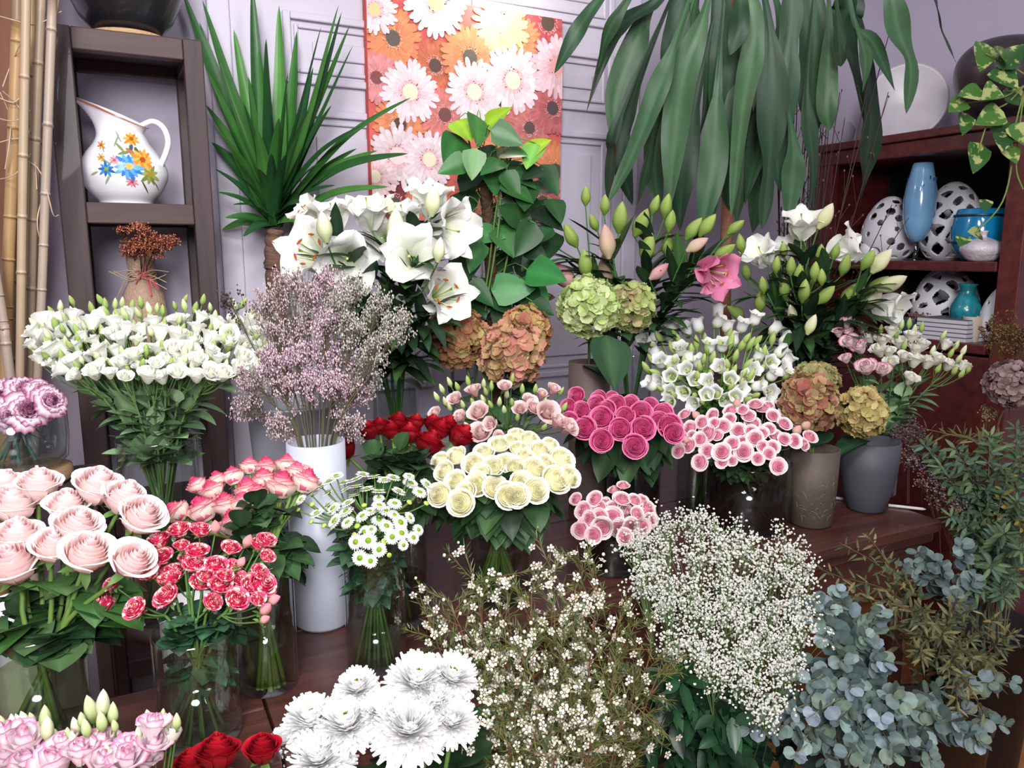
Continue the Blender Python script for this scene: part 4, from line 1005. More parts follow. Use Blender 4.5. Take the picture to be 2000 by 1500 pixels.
# pink spray roses on the wide cylinder
h = S('1337,809,13 1370,825,14 1392,810,13 1427,802,15 1462,812,14 1475,790,15 1490,797,14 1470,826,16 1412,832,16 1442,841,16 1382,846,19 1347,836,15 1400,850,13 1367,858,15 1467,842,14 1488,846,14 1430,866,16 1475,856,17 1345,870,16 1325,882,14 1382,881,16 1410,883,19 1452,883,19 1450,862,13 1367,903,17 1410,902,13 1480,896,13 1535,806,14 1552,819,13 1532,828,15 1510,812,14 1515,851,15 1532,858,14 1510,873,14 1552,861,15 1582,853,15 1520,911,17 1502,838,14 1570,868,13 1502,886,13 1500,792,12 1527,790,12 1425,818,13 1450,800,12 1395,826,12 1352,852,12 1490,872,13 1430,900,11')
hb = [a + (0,) for a in h] + [(1572, 832, 9, 1), (1555, 842, 9, 1), (1360, 812, 8, 1), (1440, 790, 8, 1), (1470, 868, 9, 1), (1340, 860, 8, 1)]
m = [petal_head(17 + i, .03, .040, cf('#f3c6d0', '#f5d2d8', '#fae8e8', '#de4486', .24), 61 + i, curl=.6, cup=True).mesh('spray_rose_bloom', PETAL) for i in range(3)]
RB = [ridge_bud(.026, .010, '#e9a3b0', '#b9c08c', 1).mesh('rose_bud', PETAL)]
sprays('pink_spray_rose', 'hot pink hearted spray roses', 'the wide glass', 'spray rose', 'pink spray roses in the wide glass cylinder', hb, 15, 1.79, V_SPRAY, m, .031, dict(n=8, s=(.3, .68), L=.035, W=.013, c=DG, set=3, droop=(.4, 1.)), slope=1.2, tocam=.8, up=.25, buds=[(RB, .010, 'bud', .2, .5)], seed=8)
# small spray roses
h = S('1125,975,12 1200,957,12 1217,948,11 1162,975,15 1140,997,16 1170,993,15 1180,985,13 1215,975,16 1222,1001,16 1240,977,13 1267,995,14 1255,980,13 1172,1010,15 1197,1011,18 1177,1031,19 1210,1031,17 1233,1027,15 1255,1030,15 1270,1017,14 1145,1025,15 1133,1035,15 1160,1045,15 1220,1048,15 1195,992,14 1245,1003,13 1150,1012,13')
m = [petal_head(17 + i, .03, .040, cf('#f0bcc8', '#f2c8d0', '#f8e6e3', '#dc4284', .24), 71 + i, curl=.6, cup=True).mesh('spray_rose_bloom', PETAL) for i in range(3)]
sprays('miniature_pink_rose', 'miniature pink spray roses', 'the low glass', 'spray rose', 'miniature pink roses in the low glass', [(a[0], a[1], a[2] * 1.15, 0) for a in h], 9, 1.58, V_SMALL, m, .031, dict(n=4, s=(.3, .65), L=.03, W=.011, c=DG, set=3), slope=1.2, tocam=1.3, up=.6, seed=9)
# red and white variegated spray roses
h = S('310,1056,21 350,1036,20 392,1036,18 355,1066,14 385,1078,20 313,1088,21 381,1103,20 422,1105,20 450,1071,17 456,1106,14 340,1118,21 293,1118,19 402,1124,16 520,1056,17 504,1064,14 522,1087,14 507,1118,16 205,1182,26 265,1190,21 325,1166,22 332,1131,19 395,1136,21 430,1143,20 463,1133,18 415,1177,17 462,1171,21 490,1141,18 512,1142,25 505,1170,14 218,1141,14 365,1090,15 440,1125,15')
hb = [(a[0], a[1], a[2] * 1.12, 0) for a in h] + [(420, 1033, 10, 1), (482, 1060, 10, 1), (532, 1172, 10, 1), (516, 1192, 11, 1), (515, 1211, 8, 1), (297, 1062, 9, 1), (470, 1100, 8, 1)]
m = [petal_head(17 + i, .03, .045, cf('#cc1a50', '#d4245c', '#de6488', '#c8144e', .15), 81 + i, curl=.55, cup=True).mesh('variegated_rose_bloom', VARIEG) for i in range(3)]
RB2 = [ridge_bud(.028, .010, '#e08a98', '#d9b2a0', 2).mesh('rose_bud', PETAL)]
sprays('variegated_spray_rose', 'crimson and white spray roses', 'the front glass', 'spray rose', 'streaked spray roses', hb, 10, 1.03, V_RW, m, .031, dict(n=5, s=(.25, .72), L=.036, W=.016, c=['#2f5238', '#26422c', '#3d6245', '#213a27'], set=3, droop=(.1, .7), rise=.1), slope=.9, tocam=1.0, up=.3, buds=[(RB2, .010, 'bud', .2, .5)], sepals=.012, seed=10)
# green-eyed white daisies
h = S('640,933,15 670,936,14 695,943,15 715,948,15 655,923,15 637,955,15 672,951,12 692,930,14 710,920,14 740,953,14 730,925,14 750,931,14 770,926,15 782,953,15 805,938,16 822,956,15 800,925,12 838,941,15 584,972,12 615,996,15 635,981,15 646,988,17 676,976,15 672,993,16 647,1013,18 675,1016,15 740,968,12 742,981,15 756,991,17 772,978,15 720,993,15 705,1003,15 742,1011,16 757,1023,16 775,1003,15 786,1017,17 805,1008,13 787,1038,16 767,1048,15 810,1048,13 820,1033,12 725,1031,11 707,1038,15 692,1058,16 718,1055,17 740,1073,15 701,1091,16 724,1095,14 790,1065,11 625,945,13 605,962,12 690,962,12')
hb = [(a[0], a[1], a[2] * 1.1, 0) for a in h] + [(607, 982, 7, 1), (710, 983, 7, 1), (802, 978, 7, 1), (835, 980, 7, 1), (695, 1024, 8, 1), (752, 1056, 8, 1), (630, 1024, 7, 1), (580, 993, 6, 1), (605, 1017, 6, 1), (761, 1085, 6, 1), (690, 1043, 6, 1)]
m = [daisy(.03, 90 + i).mesh('daisy_bloom', PETAL) for i in range(3)]
eb = MB(); ellipsoid(eb, (0, 0, .012), .026, .026, .016, 10, 6, lin('#a3bd58')); ellipsoid(eb, (0, 0, .022), .017, .017, .01, 10, 5, lin('#8aa63a')); EB = [eb.mesh('green_bud', STEM)]
sprays('white_daisy_spray', 'spray of green-eyed white daisies', 'the daisy bunch', 'daisy', 'green-eyed white daisies', hb, 13, 1.20, V_SANT, m, .03, dict(n=10, s=(.25, .74), L=.040, W=.014, c=['#27402a', '#304d34', '#203724', '#3b583f'], set=3, droop=(.2, .8), shape=.7), slope=1.0, tocam=.5, up=.5, buds=[(EB, .03, 'bud', .3, .5)], seed=11)
# ---- lisianthus
def lis(cfn, seed, k=3): return [petal_head(10 + i, .03, .054, cfn, seed + i, w0=1.6, w1=1.0, curl=.42, r0=.22, drop=.12, hfall=.18, ruffle=.04, rpow=.75).mesh('lisianthus_bloom', PETAL) for i in range(k)]
LB = [ridge_bud(.034, .0075, t_, b_, i, belly=.35).mesh('lisianthus_bud', PETAL) for i, (t_, b_) in enumerate((('#dfe6b9', '#9db565'), ('#b9cb7d', '#86a552'), ('#f0f0dc', '#c2cf90')))]
LL = dict(n=8, s=(.3, .85), L=.06, W=.022, c=['#6a8660', '#769169', '#587450', '#83a078'], droop=(0, .6), shape=.62, rise=.8)
rg = random.Random(12)
shape = poly([(52, 690), (66, 650), (100, 622), (160, 600), (205, 592), (300, 598), (400, 604), (470, 612), (535, 632), (530, 690), (505, 722), (450, 735), (345, 742), (200, 742), (120, 738), (70, 712)])
bl = spots((50, 615, 535, 742), 78, shape, 21, 5); bd = spots((60, 590, 540, 725), 120, lambda x, y: shape(x, y + 14), 12, 6)
hb = [(x, y, rg.uniform(13, 22), 0) for x, y in bl] + [(x, y, rg.uniform(4.5, 6.5), 1) for x, y in bd]
sprays('white_lisianthus', 'stem of white lisianthus', 'the big white bunch', 'lisianthus', 'white lisianthus in the tall glass', hb, 26, 1.5, None or Vase(P(318, 1000, 1.5) * [1, 1, 0] + [0, 0, .66], .375, .06), lis(cf('#eceedd', '#f7f7f3', None, '#f0f2e0'), 101), .03, LL, slope=1.2, tocam=.25, up=.35, jit=.6, buds=[(LB, .0075, 'bud', .1, .9)], stemcol='#5c7a45', seed=12, per=6)
c = P(318, 1000, 1.5) * [1, 1, 0] + [0, 0, .66]
glass_vase('tall clear glass vase of white lisianthus', c, .074, .076, .375, .55, glassmat('pale_green_water', (.78, .80, .66), 1.33))
b = MB(); st = thing('plant_stand', 'dark stand under the tall glass of white lisianthus', 'stand', c * [1, 1, 0]); lathe(b, [(0, .63), (.085, .63), (.085, .659), (0, .659)], 32); obj('stand_top', b, SHELFM, st)
b = MB(); lathe(b, [(0, 0), (.08, 0), (.08, .015), (.02, .04), (.02, .63), (0, .63)], 24); obj('pedestal', b, SHELFM, st)
# blush lisianthus in the middle
hb = [a + (0,) for a in S('852,810,13 900,818,14 935,810,20 927,766,15 890,783,14 941,850,22 1067,808,22 1087,827,17 1107,838,18 1040,800,16 1032,787,15 1080,763,13 1015,801,14 986,758,13 1057,773,12 960,830,14 975,855,12')] + \
     [(x, y, 5, 1) for x, y in S('865,765 880,752 872,790 895,760 915,750 945,755 905,795 925,790 960,760 975,790 990,775 1000,790 1020,765 960,795 945,785 985,805 1010,820 1045,765 1062,790 1100,800 1060,838 855,780 915,835 880,800 1000,745 1092,770 950,770')]
sprays('blush_lisianthus', 'stem of blush lisianthus', 'the middle bunch', 'lisianthus', 'blush lisianthus behind the cream roses', hb, 11, 1.68, V_PLIS, lis(cf('#d9a9a6', '#e6c6c3', '#ecd6d3', '#e3bdb6'), 111), .03, LL, slope=1.0, tocam=.35, up=.4, buds=[(LB[:2], .0075, 'bud', .1, .9)], seed=13)
# white and pink rimmed lisianthus on the right
pk = S('1652,633,13 1637,652,11 1683,643,13 1660,672,16 1680,682,15 1652,703,11 1692,722,18 1723,726,15 1655,655,13')
wh = S('1697,665,15 1723,668,14 1757,673,16 1788,686,17 1718,688,16 1786,708,17 1811,711,16 1830,705,14 1846,676,13 1851,716,14 1880,716,13 1776,743,15 1740,711,14 1780,660,14 1740,650,13 1765,700,13 1800,675,13 1735,690,13')
bdr = [(x, y, 5, 1) for x, y in S('1665,625 1760,640 1775,637 1800,645 1865,680 1880,690 1870,705 1890,725 1840,660 1820,690 1855,695 1720,650 1785,650 1750,655 1862,728 1830,725 1765,680 1875,735')]
sprays('pink_rimmed_lisianthus', 'stem of white lisianthus rimmed magenta', 'the bunch by the cabinet', 'lisianthus', 'magenta rimmed lisianthus', [a + (0,) for a in pk], 3, 2.1, V_RLIS, lis(cf('#efe3e0', '#efe0de', '#c2497f', '#e8d6d6', .14), 121), .03, LL, slope=.8, tocam=.4, up=.4, seed=14)
sprays('white_lisianthus', 'stem of white lisianthus', 'the bunch by the cabinet', 'lisianthus', 'white lisianthus by the cabinet', [a + (0,) for a in wh] + bdr, 9, 2.1, V_RLIS, lis(cf('#e0dfcc', '#edebe6', None, '#dfdcc4'), 131), .03, LL, slope=.8, tocam=.35, up=.4, buds=[(LB, .0075, 'bud', .1, .9)], seed=15)

def bucket(label, c, r, h, col='#1a1b1d', name='flower_bucket'):
    b = MB(); lathe(b, [(0, 0), (r * .8, 0), (r * .82, .004), (r, h), (r * 1.05, h), (r * 1.05, h + .008), (r * .97, h + .008), (r * .79, .012), (0, .012)], 40)
    tag(obj(name, b, solid('bucket_plastic', col, .45), loc=np.array([c[0], c[1], 0.0005])), label, 'bucket'); return Vase(np.array([c[0], c[1], 0]), h, r * .8)
# pink rimmed lisianthus, lower left corner
V1 = bucket('black bucket of pink rimmed lisianthus before the table', P(130, 1480, .80), .11, .42)
hb = [(a[0], a[1], a[2] * 1.15, 0) for a in S('47,1456,33 8,1446,28 197,1458,26 297,1426,25 300,1458,26 157,1476,26 247,1488,30 250,1463,22 112,1494,34 125,1458,22 20,1488,34 60,1490,26 200,1492,26 285,1490,22')] + [a + (1,) for a in S('97,1476,13 85,1478,12 337,1437,16 330,1446,14')] + \
     [(x, y, r, 2) for x, y, r in S('6,1418,7 26,1425,9 38,1420,8 51,1415,9 88,1415,11 92,1436,12 180,1400,13 199,1390,13 220,1405,10 160,1415,8 150,1430,9 170,1432,9 200,1420,10 195,1434,8 290,1412,9 317,1404,6 330,1416,8 345,1418,8 133,1445,8 145,1452,8 65,1412,7 110,1448,8 72,1440,8 225,1425,7 270,1440,7 105,1500,8 210,1475,8 272,1475,7')]
WB = [petal_head(6, .03, .07, cf('#dfe3c6', '#f3f1ea'), 7, w0=1.6, w1=1.3, curl=.05, r0=.3, drop=0).mesh('half_open_bud', PETAL)]
sprays('corner_lisianthus', 'stem of pink rimmed lisianthus', 'the corner bunch', 'lisianthus', 'pink rimmed lisianthus in the corner', hb, 9, .86, V1, lis(cf('#f8eaee', '#f8ecf0', '#d77aab', '#f3dbe2', .14), 141), .03, dict(LL, s=(.6, .9)), slope=.6, tocam=.3, up=.4, buds=[(WB, .025, 'half_open_bud', .1, .8), (LB[::2], .0075, 'bud', .1, .9)], seed=16, nodedrop=.09)
# red roses at the lower edge
V2 = bucket('black bucket of red roses before the table', P(440, 1500, .84), .09, .45)
m = [petal_head(24 + i, .03, .05, cf('#7a0714', '#960c1c', '#b51326', '#5d0410', .2), 35 + i, nu=9, nv=9, curl=.5, cup=True).mesh('red_rose_bloom', SATIN) for i in range(2)]
bunch('red_rose', 'velvety red rose', 'the three by the white chrysanthemums', 'rose', 'red roses at the lower edge', S('425,1470,44 512,1462,36 372,1490,34'), .90, V2, m, .031, dict(ROSELEAF, s=(.7, .95)), slope=.5, tocam=.1, up=.5, rs=.0035, sepals=.9, seed=17)
# white chrysanthemums
V3 = bucket('black bucket of white chrysanthemums before the table', P(740, 1490, .90), .11, .45)
h = S('698,1335,50 815,1318,68 885,1312,58 608,1395,66 676,1402,72 800,1410,82 622,1470,76 885,1400,56 745,1385,55 850,1360,52 560,1440,40')
m = [mum(.06, 150 + i, i < 2).mesh('chrysanthemum_bloom', PETAL) for i in range(3)]
bunch('white_chrysanthemum', 'big shaggy white chrysanthemum', 'the chrysanthemum bunch', 'chrysanthemum', 'white chrysanthemums', h, 1.0, V3, m, .064, dict(n=5, s=(.75, .97), gap=.04, L=.09, W=.03, c=DG, droop=(.1, .7), shape=.7), slope=.8, tocam=.75, up=.35, rs=.004, seed=18)
# carnations
c = np.array([*P(40, 900, 1.46)[:2], 1.4 - .32 * 1.46]); zc = float(P(50, 930, 1.46)[2]) - .012; c[2] = zc
b = MB(); st = thing('small_stool', 'small dark stool under the glass of purple edged carnations', 'stool', [c[0], c[1], 0]); box(b, (-.13, -.10, zc - .03), (.13, .10, zc - .002)); obj('seat', b, SHELFM, st, smooth=False, bevel=.003)
for x in (-.115, .115):
    for y in (-.085, .085):
        b = MB(); box(b, (x - .013, y - .013, 0), (x + .013, y + .013, zc - .03)); obj('leg', b, SHELFM, st, smooth=False, bevel=.002)
o = thing('wood_footed_vase', 'bell shaped glass vase on a pale wood ring with carnations', 'vase', c)
b = MB(); lathe(b, [(0, 0), (.085, 0), (.09, .008), (.088, .026), (.08, .03), (0, .03)], 40); obj('wood_ring', b, woodmat('pale_wood', '#7c6248', '#9a7d5e', .6, (20, 20, 60)), o)
b = MB(); lathe(b, [(0, .034), (.06, .034), (.078, .05), (.084, .09), (.083, .15), (.084, .151), (.087, .15), (.088, .09), (.083, .046), (.062, .031), (0, .031)], 48); obj('glass_bell', b, GLASS, o)
VC = Vase(c + [0, 0, .034], .115, .07)
m = [petal_head(30, .03, .034, cf('#ecc6da', '#f2dfe8', '#8f3468', '#dfa3c4', .06), 161 + i, nu=9, nv=7, curl=.62, ruffle=.075, w0=1.3, w1=.6, r0=.15, drop=.45).mesh('carnation_bloom', PETAL) for i in range(2)]
bunch('carnation', 'lilac carnation with purple edges', 'the carnation bunch', 'carnation', 'purple edged carnations', S('52,752,34 6,770,38 54,795,40 104,778,32 18,808,34 88,758,30 20,745,28'), 1.42, VC, m, .036, dict(n=4, s=(.3, .8), L=.06, W=.003, c=['#5d7a78', '#6d8a86'], droop=(.2, .9)), slope=1.0, tocam=.35, up=.4, rs=.003, stemcol='#5f8078', seed=19)
# bellflowers
h = S('1402,615 1400,632 1342,650 1365,642 1420,643 1448,642 1473,628 1317,646 1282,662 1308,661 1265,666 1433,668 1385,683 1410,680 1345,703 1292,711 1318,716 1366,713 1343,726 1312,738 1410,721 1466,726 1510,646 1530,668 1520,691 1535,708 1526,726 1506,736 1312,768 1397,771 1440,761 1435,778 1381,773 1311,786 1411,781 1490,786 1360,745 1385,750 1425,745 1450,742 1475,755 1340,765 1295,745 1480,700 1500,712 1330,688 1280,690 1362,786 1460,782 1500,765 1275,755')
hb = [(x, y, 13, 0) for x, y in h]; rg = random.Random(20)
hb += [(x, y, rg.uniform(5, 7), 1) for x, y in spots((1265, 660, 1535, 790), 60, lambda x, y: ((x - 1400) / 140) ** 2 + ((y - 715) / 80) ** 2 < 1, 14, 9)]
BL = [bell(.036, .015, i).mesh('bellflower_bloom', PETAL) for i in range(2)]; BB = [ridge_bud(.03, .006, '#c8d58a', '#7fa548', 5).mesh('bellflower_bud', PETAL)]
sprays('white_bellflower', 'stem of white bellflowers', 'the bellflower bunch', 'bellflower', 'white bellflowers', hb, 14, 2.0, V_CAMP, BL, .0165, dict(n=16, gap=.0, s=(.35, .98), L=.032, W=.008, c=['#6f9a45', '#4f7a38', '#86a854'], droop=(0, .5)), slope=1.0, tocam=.55, up=.1, buds=[(BB, .006, 'bud', .15, .6)], jit=.6, stemcol='#6a9440', seed=21)
# hydrangeas
def hyd(label, px, py, rx, ry, t, vase, cols, seed, name, big=None, n=170, group=None, ln=2):
    rg = random.Random(seed); p = P(px, py, t); r = rx * t / 1500; rz = ry * t / 1500; ax = face(p, vase.c + [0, 0, vase.h], .55, .3)
    me = hydrangea_head(r * .93, min(rz, r * 1.2) * .95, seed, cols, fl=r * .23, n=n).mesh('hydrangea_head', PETAL)
    plant_stem(name, label, 'hydrangea', group, vase.foot(rg, p), vase.neck(p, rg), p - ax * rz * .6, [(p, ax, me, 1., 'flower_head')], dict(n=ln, s=(.5, .85), L=.11, W=.042, c=['#2b4a30', '#35573a'], droop=(.5, 1.1), shape=.65), .0035, '#5a6b3a', LEAF, seed)
RU = ['#c07d66', '#c9a06c', '#bfae70', '#a8685a', '#a89860']; GR = ['#c6d498', '#b7c97f', '#d3d9ab', '#a3b86a']; YE = ['#c4b674', '#b99c68', '#cdc084', '#a38e5a']
hyd('rust and olive hydrangea head under the white lilies', 893, 657, 58, 60, 1.93, V_HR, RU, 201, 'rust_hydrangea')
hyd('larger rust hydrangea head in front, over the blush lisianthus', 1000, 690, 62, 62, 1.88, V_HR, ['#c48a74', '#c99a78', '#bda874', '#cc8f82', '#a5855f'], 202, 'rust_hydrangea')
hyd('rust hydrangea head tucked behind the larger one', 1025, 650, 50, 52, 1.95, V_HR, RU, 203, 'rust_hydrangea')
hyd('lime green hydrangea head, the bigger of the green pair', 1150, 600, 58, 52, 1.92, V_GH, GR, 204, 'green_hydrangea')
hyd('lime green hydrangea head, the smaller one with blushed edge', 1232, 600, 45, 48, 1.97, V_GH, ['#a9b870', '#b9c487', '#b59a78', '#8fa45a'], 205, 'green_hydrangea')
hyd('faded pink green hydrangea head above the brown vase', 1580, 788, 56, 56, 1.86, V_BR, ['#a9685a', '#a58a5c', '#b59a78', '#8f5a50', '#a89c60'], 206, 'faded_hydrangea')
hyd('pale hydrangea head with a green leaf behind the faded pink one', 1590, 740, 46, 28, 1.98, V_BR, ['#a59a68', '#b5a07c', '#8f9a5c'], 207, 'faded_hydrangea')
hyd('yellow green hydrangea head above the grey vase', 1684, 806, 47, 56, 1.92, V_GR, YE, 208, 'yellow_hydrangea')
b = MB(); p = P(1185, 655, 1.88); leaf(b, p, camdir(.1, -1, .35), .135, .06, lin('#27452c'), up=camdir(.5, -.4, 1), droop=.1, fold=.15, shape=.62, nv=9, nu=5, col2=lin('#3d5a3a'))
lv = bpy.data.objects['green_hydrangea']; obj('big_leaf', b, LEAF, lv, origin=np.array(lv.location))
# lilies
def lily(name, label, group, vase, blooms, buds, seed, col='#f4f4ef', mid='#dfe8c0', edge=None, t0=2.0, budc=('#aebf6c', '#71913c'), leafspec=None, stam=False):
    rg = random.Random(seed); pts = [(b_[0], b_[1]) for b_ in blooms] + [(b_[0], b_[1]) for b_ in buds]; cx = sum(p[0] for p in pts) / len(pts); cy = sum(p[1] for p in pts) / len(pts)
    node = P(cx * .8 + .2 * proj(vase.c)[0], cy + 28, t0); heads = []
    for (px, py, Rp, d, dt) in blooms:
        t = t0 + dt; L = Rp * t / 1500 * 1.42; ax = camdir(*d); p = P(px, py, t) - ax * L * .30; heads.append((p, ax, None, L, 'bloom'))
    for q in buds:
        px, py, a, ln = q[:4]; t = t0 + (q[5] if len(q) > 5 else rg.uniform(-.08, .05)); L = ln * t / 1500 * .98; ang = math.radians(a); ax = camdir(math.sin(ang), math.cos(ang), rg.uniform(.1, .4)); tone = q[4] if len(q) > 4 else budc
        heads.append((P(px, py, t) - ax * L * .5, ax, ridge_bud(.1, .0245, tone[0], tone[1], seed, belly=.4, edge='#6f9440' if tone is budc else None).mesh('lily_bud', PETAL), L / .1, 'bud'))
    root = plant_stem(name, label, 'lily', group, vase.foot(rg, node), vase.neck(node, rg), node, [h_ for h_ in heads if h_[2] is not None] or [], leafspec or dict(n=30, s=(.45, .99), gap=0, L=.14, W=.017, c=['#223a24', '#2b462a', '#38582e', '#1c2f1e'], droop=(0, .7), shape=.8, rise=.8), .0035, '#3f6a33', LEAF, seed)
    base = np.array(root.location); sm = MB()
    for (p, ax, me, L, pn) in heads:
        if me is not None: continue
        tube(sm, smooth_path([node, (node + p) / 2 - ax * .02, p + ax * .003], 7), .0026, 6, lin('#5d8440'))
        o = link('bloom', lily_bloom(L, seed + int(p[0] * 100), col, mid, edge, rg.uniform(.75, 1.0)).mesh('lily_bloom', PETAL), root, M=frame(ax, rg.uniform(0, 6.28), p - base))
        if stam: obj('stamens', lily_stamens(L, seed), PLAIN, o)
        obj('pistil', lily_pistil(L, seed), PLAIN, o)
    if sm.n: obj('flower_stalk', sm, STEM, root, origin=base)
    return root
WL = 'white lilies beside the yucca'; CB = (('#efeedd', '#c9d39a'))
lily('white_lily', 'white lily wide open with rust stamens, nearest the yucca trunk', WL, V_LIL, [(628, 503, 88, (-.45, .25, .8), 0), (607, 425, 46, (-.4, .5, .4), .1)], [(633, 443, -8, 62, CB, -.1)], 301, t0=1.85, stam=True)
lily('white_lily', 'white lily nodding to the front beside the one nearest the yucca', WL, V_LIL, [(680, 505, 74, (.1, -.3, .9), 0), (650, 432, 54, (-.1, .8, .4), .08)], [], 302, t0=1.82)
lily('white_lily', 'white lilies turned upward at the top of the bunch', WL, V_LIL, [(720, 425, 60, (-.1, .8, .5), 0), (752, 465, 52, (.1, -.2, .7), .05)], [(772, 444, 2, 75, CB, -.1)], 303, t0=1.9)
lily('white_lily', 'white lily facing straight out above the rust hydrangea', WL, V_LIL, [(805, 508, 80, (.1, .15, .95), 0), (790, 430, 50, (0, .7, .4), .1)], [(858, 488, 8, 50, CB, -.1)], 304, t0=1.80)
lily('white_lily', 'lowest white lily, turned sideways over the hydrangea', WL, V_LIL, [(855, 578, 76, (.55, .05, .7), 0)], [], 305, t0=1.82, stam=True)
lily('white_lily', 'white lilies leaning against the pothos column', WL, V_LIL, [(862, 445, 76, (.75, -.1, .5), 0), (838, 398, 58, (.1, .75, .4), .05)], [(846, 392, 8, 62, CB, -.1), (762, 402, -15, 40, CB)], 306, t0=1.88)
PL = 'pink lilies in bud'; PB = ('#cfa8a0', '#c9bd96'); PP = ('#c98a95', '#d6b0a8')
lily('pink_lily', 'pink lily stem with buds reaching toward the gerbera print', PL, V_PL, [], [(1057, 471, -75, 38), (1115, 460, -30, 52), (1144, 383, 0, 38), (1100, 538, -50, 75, PP), (1142, 515, -5, 58)], 311, t0=2.1)
lily('pink_lily', 'pink lily stem with two long pale buds in the middle', PL, V_PL, [], [(1181, 400, 0, 40), (1185, 472, -8, 68, PB), (1184, 522, 0, 72, PB), (1160, 435, -25, 36), (1212, 425, 5, 62)], 312, t0=2.08)
lily('pink_lily', 'pink lily stem with tall green buds before the hanging leaves', PL, V_PL, [], [(1280, 400, 15, 40), (1302, 402, 8, 48), (1310, 432, 10, 44), (1252, 435, 25, 60), (1265, 483, 15, 60), (1304, 478, 0, 50)], 313, t0=2.1)
lily('pink_lily', 'open bright pink lily drooping to the side', PL, V_PL, [(1385, 530, 62, (.45, -.35, .75), -.1)], [(1287, 530, 50, 48, PP), (1362, 478, 60, 48, PB), (1415, 492, 55, 50)], 314, col='#dd88aa', mid='#c44a7c', edge=None, t0=2.05, stam=True)
lily('pink_lily', 'pink lily stem with buds fanning out toward the cabinet', PL, V_PL, [], [(1355, 447, 35, 52), (1382, 440, 35, 52), (1437, 444, 50, 42), (1447, 475, -15, 40), (1428, 518, 0, 48)], 315, t0=2.12)
WR = 'white lilies before the cabinet'; WBD = ('#e6e2c8', '#c3c98c')
lily('white_lily', 'open white lily highest in front of the dark twigs', WR, V_RL, [(1567, 448, 50, (-.1, .75, .55), 0)], [(1612, 422, 28, 56, WBD), (1530, 488, -5, 32), (1566, 486, 5, 36)], 321, t0=2.22)
lily('white_lily', 'white lily with rust stamens facing the cabinet', WR, V_RL, [(1640, 488, 54, (.65, .25, .5), 0)], [(1602, 496, 0, 40), (1632, 491, 15, 34), (1650, 518, 10, 44)], 322, t0=2.2, stam=True)
lily('white_lily', 'white lily half hidden next to the pink lilies', WR, V_RL, [(1490, 503, 46, (-.5, .5, .4), 0), (1537, 492, 40, (-.3, .6, .3), .1)], [(1457, 530, -15, 36), (1490, 557, -10, 36), (1485, 588, 0, 46), (1437, 610, -60, 48)], 323, t0=2.2)
lily('white_lily', 'white lily turned down low beside the magenta rimmed lisianthus', WR, V_RL, [(1728, 600, 56, (.6, -.3, .5), .05)], [(1705, 585, 40, 50, WBD), (1680, 582, 30, 50, WBD), (1662, 572, 38, 56)], 324, t0=2.18)
lily('white_lily', 'lily stem with long cream buds pointing at the pierced eggs', WR, V_RL, [], [(1722, 510, 38, 60, WBD), (1695, 507, 25, 46), (1742, 553, 65, 62, WBD), (1715, 557, 48, 52)], 325, t0=2.15)
lily('white_lily', 'lily stem of short upright green buds in the middle', WR, V_RL, [], [(1545, 520, 0, 38), (1560, 537, 3, 44), (1585, 540, 12, 46), (1592, 530, 0, 40), (1605, 541, -5, 34), (1517, 517, 0, 36)], 326, t0=2.12)
lily('white_lily', 'lily stem of nodding buds lowest in the bunch', WR, V_RL, [], [(1532, 563, -8, 44), (1570, 568, 3, 48), (1612, 576, 45, 50), (1547, 612, -20, 38, WBD), (1585, 634, 20, 44, WBD)], 327, t0=2.08)
# ------------------------------------------------------------------ potted plants
def pot(label, c, r, h, col='#3a2f2c', name='plant_pot', parent=None):
    b = MB(); lathe(b, [(0, 0), (r * .75, 0), (r * .78, .004), (r, h), (r * 1.04, h), (r * 1.04, h + .012), (r * .95, h + .012), (r * .93, h - .015), (0, h - .015)], 40)
    return obj(name, b, solid('pot_' + label, col, .6), parent)
def strap(mb, path, width, nrm, col, rib=None, fold=.2, wave=0., prof=None, nu=5, seed=0):
    """a long leaf blade along a path; width is its half width in metres"""
    path = np.asarray(path); k = len(path); T = np.gradient(path, axis=0); T /= np.linalg.norm(T, axis=1)[:, None] + 1e-9
    s = np.linspace(0, 1, k); w = width * (prof(s) if prof else np.sin(PI * np.clip(.12 + .88 * s, 0, 1)) ** .6)
    nrm = np.broadcast_to(np.asarray(nrm, float), path.shape); Sd = np.cross(T, nrm); Sd /= np.linalg.norm(Sd, axis=1)[:, None] + 1e-9; N = np.cross(Sd, T)
    us = np.linspace(-1, 1, nu); V = []
    for u in us: V.append(path + Sd * (u * w)[:, None] + N * (abs(u) * fold * w + wave * w * np.sin(s * 14 + seed + u * 1.5) * abs(u))[:, None])
    c = np.repeat(np.asarray(col, float)[None], nu * k, 0)
    if rib is not None: c[(nu // 2) * k:(nu // 2 + 1) * k] = rib
    mb.add(np.array(V).reshape(-1, 3), quads(nu, k), c)

